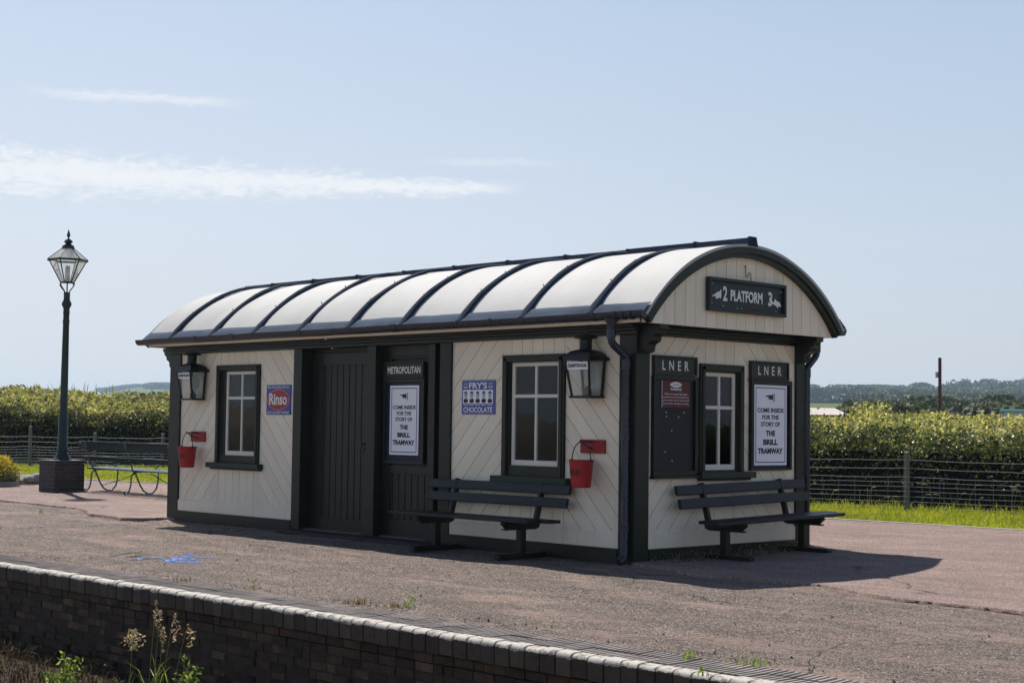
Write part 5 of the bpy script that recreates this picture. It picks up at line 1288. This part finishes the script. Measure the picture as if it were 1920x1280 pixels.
n = 900; P0 = np.stack([rng.uniform(.05, .40, n)**1.0, rng.uniform(.2, 2.9, n), np.zeros(n)], 1); P0[:, 2] = gz(0, 0)+.02*P0[:, 1]+.005
tag(link_mesh('wall_foot_weeds', quad_mesh('wall_foot_weeds', np.concatenate([blade_arrays(P0, .09*rng.uniform(.3, 1.5, n), np.full(n, .007), rng.uniform(.1, .7, n)), leaf_arrays(P0[:500]+np.array([0, 0, .06])*rng.uniform(.3, 2, (500, 1)), .014, 1.3)])), leaf_mat('foot_weed', [(0, (.03, .04, .015)), (.7, (.07, .08, .03)), (1, (.45, .45, .4))], .3)), 'low weeds along the foot of the end wall', 'weeds', kind='stuff')

# track bed plants below the platform wall
def stem_grass(label, x, y, top, leanx, head, z0=-.95):
    t = thing('seeding_grass', label, 'grass', (x, y, z0), 'tall seeding grasses in front of the platform wall'); h = top-z0
    mb = MB(); pts = [Vector((x+leanx*(f**2), y+.03*f, z0+h*f)) for f in (0, .2, .4, .6, .8, .92, 1)]; mb.tube(pts, [.005, .0045, .004, .0035, .003, .0025, .002], 5); mb.build('stem', STRAW, t)
    n = {'plume': 150, 'drooping': 42, 'narrow': 46}[head]; f = rng.uniform(.0, 1, n); hl = {'plume': .17, 'drooping': .20, 'narrow': .22}[head]; rad = {'plume': .055, 'drooping': .02, 'narrow': .010}[head]
    C = np.stack([x+leanx+rng.normal(0, rad, n)*np.sin(np.pi*np.clip(f, .1, .9)), y+.03+rng.normal(0, rad, n)*np.sin(np.pi*np.clip(f, .1, .9)), top+.02-hl*(1-f)], 1)
    if head == 'drooping': C[:, 0] += .055*(1-np.abs(2*f-1))*np.sign(leanx+.001); C[:, 2] -= .03*rng.uniform(0, 1, n)
    link_mesh('seed_head', quad_mesh('seed_head', leaf_arrays(C-np.array(t.location), .012*rng.uniform(.7, 1.4, n), 2.6, 0)), SEED, t)
    L_a = blade_arrays(np.stack([np.zeros(5), np.zeros(5), rng.uniform(.1, .45, 5)*h], 1), rng.uniform(.18, .35, 5), np.full(5, .012), rng.uniform(.4, .9, 5)); link_mesh('leaf', quad_mesh('leaf', L_a), WEED, t)
SEED = leaf_mat('seed_head', [(0, (.24, .17, .12)), (.6, (.40, .31, .23)), (1, (.55, .45, .36))], .4, .7, 6, .2)
stem_grass('seeding grass with a dense pinkish plume, leftmost of the tall grasses', -.10, -6.2, -.19, .02, 'plume')
stem_grass('tallest narrow seeding grass in front of the brick wall', .24, -6.22, .09, .06, 'narrow')
stem_grass('short narrow seeding grass below the tallest one', .27, -6.15, -.12, .03, 'narrow')
stem_grass('thin seeding grass with a small tip, between the tallest and the leaning one', .36, -6.25, .02, .05, 'narrow')
stem_grass('seeding grass leaning right with an arched head', .40, -6.2, .0, .14, 'drooping')
stem_grass('rightmost seeding grass with a drooping pale head', .52, -6.18, -.05, .20, 'drooping')
def leafy_weed(label, x, y, top, n, r_):
    t = thing('leafy_weed', label, 'weed', (x, y, -.95), 'leafy weeds at the foot of the platform wall'); h = top+.95; mb = MB(); C = []
    for k in range(5):
        a = k*1.3; lx, ly = r_*math.cos(a)*(.3+.7*(k % 2)), r_*math.sin(a); hh = h*(1-.13*k)
        mb.tube([(x, y, -.95), (x+lx*.4, y+ly*.4, -.95+hh*.5), (x+lx, y+ly, -.95+hh)], [.007, .005, .002], 5)
        for q in range(n//5): f = rng.uniform(.15, 1); C.append((lx*f**1.3+rng.normal(0, .045*(1.2-f)+.012), ly*f**1.3+rng.normal(0, .045*(1.2-f)+.012), hh*f))
    mb.build('stem', WEED, t); C = np.array(C); link_mesh('foliage', quad_mesh('foliage', leaf_arrays(C, .024*rng.uniform(.5, 1.2, len(C)), 2.6)), WEED, t)
leafy_weed('bright leafy weed at the bottom left, with a taller shoot on its right', -1.22, -6.2, -.47, 420, .14)
leafy_weed('bright leafy weed at the foot of the drooping seeding grasses', .72, -6.2, -.27, 480, .13)
leafy_weed('low leafy weed left of the drooping seeding grasses', .42, -6.3, -.60, 240, .12)
n = 3600; x = rng.uniform(-7, .2, n); y = rng.uniform(-7.4, -5.15, n); P0 = np.stack([x, y, np.full(n, -.93)], 1); hgt = .24*rng.uniform(.2, 1.15, n)*(.35+.55*np.clip(-x/3, 0, 1.3))
tag(link_mesh('dry_undergrowth', quad_mesh('dry_undergrowth', blade_arrays(P0, hgt, np.full(n, .012), rng.uniform(.2, 1., n))), leaf_mat('dry_undergrowth', [(0, (.018, .012, .008)), (.5, (.045, .028, .017)), (.85, (.10, .07, .042)), (1, (.06, .08, .022))], .25, .7, 2, .5)), 'dry brown undergrowth on the track bed below the wall', 'undergrowth', kind='stuff')

# ------------------------------------------------------------------ far side: trees, farm, pole, trailer
FAR = leaf_mat('far_leaf', [(0, (.034, .055, .018)), (.5, (.062, .090, .030)), (1, (.115, .140, .050))], .18, .7, .035, .6)
FARD = leaf_mat('far_leaf_dark', [(0, (.016, .028, .012)), (.5, (.030, .047, .018)), (1, (.050, .068, .027))], .12, .7, .12, .4)
WIL = leaf_mat('far_leaf_grey', [(0, (.050, .068, .034)), (.5, (.080, .100, .048)), (1, (.125, .140, .070))], .18, .7, .06, .55)
BARK = paint('bark', (.06, .05, .04), .9, .3, 2)
def crown_points(h, r_, n, spire=False, low=.12):
    nb_ = 11; cs = []
    for k in range(nb_):
        f = rng.uniform(0, 1); z = h*(low+.78*f)
        rad = r_*(1-f)*.55+.25 if spire else r_*math.sqrt(max(.05, 1-(2*f-.85)**2*.8))*rng.uniform(.25, .80)
        a = rng.uniform(0, 2*math.pi); cs.append((rad*math.cos(a)*(.5 if spire else 1), rad*math.sin(a)*(.5 if spire else 1), z, (r_*.46*rng.uniform(.75, 1.2)) if not spire else r_*.6*(1.05-f)))
    cs = np.array(cs); i = rng.integers(0, nb_, n); P = rng.normal(size=(n, 3)); P /= np.linalg.norm(P, axis=1)[:, None]; P *= rng.uniform(.75, 1.08, n)[:, None]*cs[i, 3][:, None]; P[:, 2] *= .8
    nrm = P/np.linalg.norm(P, axis=1)[:, None]; C = cs[i, :3]+P; C[:, 2] = np.clip(C[:, 2], .1, h); return C, nrm
def gh(x, y): return ground_h(x, y)
def far_tree(px, d, h, r_, mat_, label, n=1500, spire=False, grp=None):
    th = math.atan((px-960)/FPX); x, y = pol(th, d/math.cos(th)); z = gh(x, y)-.1
    t = thing('conifer' if spire else 'tree', label, 'tree', (x, y, z), grp or 'trees in front of the distant wood')
    n = int(n*1.8); C, nr = crown_points(h, r_, n, spire, .1); link_mesh('crown', quad_mesh('crown', leaf_arrays(C, r_*.11*rng.uniform(.5, 1.2, len(C)), 1.4, 0, nr)), mat_, t)
    mb = MB(); mb.tube([(x, y, z), (x, y, z+h*.3), (x+.1, y, z+h*.75)], [h*.028, h*.02, .05], 7); mb.build('trunk', BARK, t); return t
H0 = lambda px, py, d: 1.56+d*((800+.0134*(px-960)-py)/FPX)        # height that shows at a given line of sight
def need(px, py, d): th = math.atan((px-960)/FPX); x, y = pol(th, d/math.cos(th)); return H0(px, py, d)-gh(x, y)
far_tree(1543, 1118, need(1543, 717, 1118), 3.71, FARD, 'slender pointed conifer rising above the farm trees', 700, True)
far_tree(1532, 1040, need(1532, 729, 1040), 11.36, FARD, 'dark rounded tree at the foot of the pointed conifer')
far_tree(1562, 1131, need(1562, 727, 1131), 11.12, FAR, 'rounded tree behind the long pale farm roof')
far_tree(1584, 1027, need(1584, 729, 1027), 6.67, FARD, 'narrow dark tree between the two pale farm roofs')
far_tree(1604, 1144, need(1604, 724, 1144), 12.84, FARD, 'broad dark tree right of the farm')
far_tree(1625, 1118, need(1625, 727, 1118), 9.88, FARD, 'dark tree standing right of the broad one by the farm')
far_tree(1545, 884, need(1545, 749, 884), 4.45, WIL, 'small bush at the edge of the green field left of the farm')
far_tree(1515, 1092, need(1515, 736, 1092), 10.37, FAR, 'rounded tree at the left edge of the farm trees, beside the building corner')
far_tree(1758, 215, need(1758, 745, 215), 4.3, FAR, 'dark green bushy tree standing left of the red pole', 2200)
far_tree(1782, 225, need(1782, 750, 225), 3.4, FAR, 'bushy tree standing right of the red pole', 1800)
far_tree(1868, 210, need(1868, 742, 210), 4.0, WIL, 'pale bushy tree left of the trailer with the teal roof', 2200)
far_tree(1906, 205, need(1906, 752, 205), 4.2, FAR, 'dark bushy tree behind the trailer with the teal roof', 2200)
C_all = []; S_all = []; N_all = []
def mass(n, px0, px1, d0, d1, top, r0_, r1_, nl=420, minh=4):
    nl = int(nl*1.9)
    for k in range(n):
        px = rng.uniform(px0, px1); d = rng.uniform(d0, d1); th = math.atan((px-960)/FPX); x, y = pol(th, d/math.cos(th)); z = gh(x, y); h = max(minh, H0(px, top(px)+rng.uniform(-5, 9), d)-z); r_ = rng.uniform(r0_, r1_)
        C, nr = crown_points(h, r_, nl, False, .05); C_all.append(C+np.array([x, y, z])); N_all.append(nr); S_all.append(np.full(nl, r_*.17))
topw = lambda px: lerp_tab(px, [(1350, 742), (1500, 738), (1560, 730), (1600, 730), (1636, 738), (1655, 731), (1690, 727), (1706, 731), (1720, 722), (1760, 714), (1812, 714), (1818, 719), (1830, 713), (1866, 714), (1875, 713), (2100, 706)])
mass(70, 1420, 1990, 1300, 1480, topw, 7, 14, 420, 9)
mass(70, 1430, 1990, 1120, 1300, lambda p: topw(p)+12, 6.5, 12, 420, 9)
mass(80, 1640, 1990, 910, 1120, lambda p: topw(p)+23, 6, 11, 400, 8)
tag(link_mesh('distant_wood', quad_mesh('distant_wood', leaf_arrays(np.concatenate(C_all), np.concatenate(S_all)*rng.uniform(.6, 1.2, sum(map(len, S_all))), 1.3, 0, np.concatenate(N_all))), FAR), 'hazy wood on the rising ground far to the right', 'wood', kind='stuff')
C_all, S_all, N_all = [], [], []
mass(80, 1603, 2000, 130, 260, lambda p: 759, 2.0, 3.6, 420, 1.6)
mass(70, 1600, 1990, 540, 740, lambda p: lerp_tab(p, [(1600, 748), (1640, 744), (1700, 752), (1800, 752), (1990, 748)]), 5, 9, 420, 4)
tag(link_mesh('willow_thicket', quad_mesh('willow_thicket', leaf_arrays(np.concatenate(C_all), np.concatenate(S_all)*rng.uniform(.6, 1.2, sum(map(len, S_all))), 1.3, 0, np.concatenate(N_all))), WIL), 'grey green thicket in the middle distance on the right', 'thicket', kind='stuff')
C_all, S_all, N_all = [], [], []
mass(30, 1440, 1612, 836, 850, lambda p: 754, 3.5, 5, 200, 2.5)
tag(link_mesh('field_hedge', quad_mesh('field_hedge', leaf_arrays(np.concatenate(C_all), np.concatenate(S_all)*rng.uniform(.5, 1., sum(map(len, S_all))), 1.3, 0, np.concatenate(N_all))), FARD), 'dark hedge line along the far edge of the green field', 'hedge', kind='stuff')
C_all, S_all, N_all = [], [], []
mass(30, 200, 292, 2600, 2700, lambda p: lerp_tab(p, [(200, 737), (240, 735), (262, 728), (275, 731), (292, 738)]), 14, 24, 260, 5)
mass(34, 296, 420, 2150, 2300, lambda p: lerp_tab(p, [(296, 742), (310, 738), (330, 736), (420, 734)]), 14, 22, 240, 8)
tag(link_mesh('distant_wood', quad_mesh('distant_wood', leaf_arrays(np.concatenate(C_all), np.concatenate(S_all)*rng.uniform(.6, 1.2, sum(map(len, S_all))), 1.3, 0, np.concatenate(N_all))), FARD), 'blue wooded hilltop seen far off over the left bank', 'wood', kind='stuff')

def barn(px, d, w, dp, eave, ridge, wallm, label, ang=.0, name='farm_building'):
    th = math.atan((px-960)/FPX); x, y = pol(th, d/math.cos(th)); z = gh(x, y)-.2
    t = thing(name, label, 'building', (x, y, z), None, rotz=-FAZ-th+ang, local=True)
    MB().box(-w/2, w/2, -dp/2, dp/2, 0, eave).build('wall', wallm, t)
    mb = MB(); mb.prism([(-dp/2-.3, eave), (dp/2+.3, eave), (0, ridge)], lambda u, v, d_: (d_, u, v), w/2+.3, -w/2-.3); mb.build('roof', M['barnroof'], t); return t
barn(1561, 1086, 8.8, 12, need(1561, 749, 1086), need(1561, 741.5, 1086), M['barnwall'], 'long low farm building with pale roof below the pointed conifer', .05)
barn(1600, 1105, 9.4, 10, need(1600, 747, 1105), need(1600, 740, 1105), M['barnwall'], 'pale roofed farm building right of the narrow dark tree', .1)
barn(1663, 936, 5.7, 10, need(1663, 750, 936), need(1663, 744, 936), M['brickhouse'], 'small house with pale roof in front of the distant wood', -.1)
def shed():
    th = math.atan((1548-960)/FPX); d = 90; x, y = pol(th, d/math.cos(th)); z = gh(x, y)-.2; e, r_ = H0(1560, 779, d)-z, H0(1560, 765.5, d)-z
    t = thing('shed', 'long shed with weathered pale grey hipped roof half hidden by the scrub', 'shed', (x, y, z), None, rotz=-FAZ-th, local=True)
    MB().box(-4, 1.1, -2, 2, 0, e).build('wall', M['barnwall'], t)
    mb = MB(); mb.add([(-4.1, -2.2, e), (1.35, -2.2, e), (1.35, 2.2, e), (-4.1, 2.2, e), (-4.1, 0, r_), (.55, 0, r_)], [(0, 1, 5, 4), (1, 2, 5), (2, 3, 4, 5), (3, 0, 4), (3, 2, 1, 0)]); mb.build('roof', M['barnroof'], t)
shed()
th = math.atan((1763.5-960)/FPX); d = 60; x, y = pol(th, d/math.cos(th)); z = gh(x, y)-.1; zt = H0(1763, 671, d)
pl_ = thing('red_pole', 'tall square dark red pole rising from the scrub on the right', 'pole', (x, y, z))
MB().box(x-.048, x+.048, y-.048, y+.048, z, zt).build('shaft', M['redpole'], pl_, bevel=.01)
zb_ = H0(1760, 703, d); MB().box(x-.15, x-.049, y-.08, y+.04, zb_-.11, zb_+.11).build('junction_box', M['pale_box'], pl_, bevel=.01)
def trailer():
    th = math.atan((1908-960)/FPX); d = 100; x, y = pol(th, d/math.cos(th)); z = gh(x, y); t = thing('trailer', 'pale sided trailer with a teal roof beyond the scrub at the right edge', 'trailer', (x, y, z), None, rotz=-FAZ-th+.04, local=True)
    zt, zr = H0(1900, 768, d)-z, H0(1900, 772, d)-z; w0, w1 = -.95, 3.6
    mb = MB(); mb.prism([(-1.3, zr), (1.3, zr), (1.2, zt-.04), (.6, zt), (-.6, zt), (-1.2, zt-.04)], lambda u, v, d_: (d_, u, v), w1+.06, w0-.06); mb.build('roof', M['tealroof'], t)
    MB().box(w0+.03, w1, -1.15, 1.15, .55, zr-.01).build('body', M['paleside'], t)
    mb = MB()
    for xx in (w0, .62, 2.2): mb.box(xx, xx+.09, -1.18, -1.151, .5, zr-.005)
    mb.build('corner_frame', M['tealroof'], t)
    for xx in (.8, 1.9):
        for yy in (-1.05, 1.05): mb = MB(); mb.tube([(xx, yy-.1, .36), (xx, yy+.1, .36)], .36, 16); mb.build('wheel', M['black'], t)
    mb = MB(); mb.box(w0+.2, w1-.1, -.5, .5, .36, .54); mb.bar((w0+.2, 0, .45), (w0-1.3, 0, .40), .1, .1); mb.build('chassis', M['iron'], t)
trailer()

# ------------------------------------------------------------------ haze
m = bpy.data.materials.new('haze'); m.use_nodes = True; t = m.node_tree; t.nodes.remove(t.nodes['Principled BSDF'])
pv = t.nodes.new('ShaderNodeVolumePrincipled'); pv.inputs['Color'].default_value = (.60, .80, 1, 1); pv.inputs['Density'].default_value = .00019; pv.inputs['Anisotropy'].default_value = .3
t.links.new(pv.outputs[0], t.nodes['Material Output'].inputs['Volume'])
mb = MB(); mb.box(-5600, 5600, -5600, 5600, -3, 100); hz = tag(mb.build('haze', m), kind='stuff')
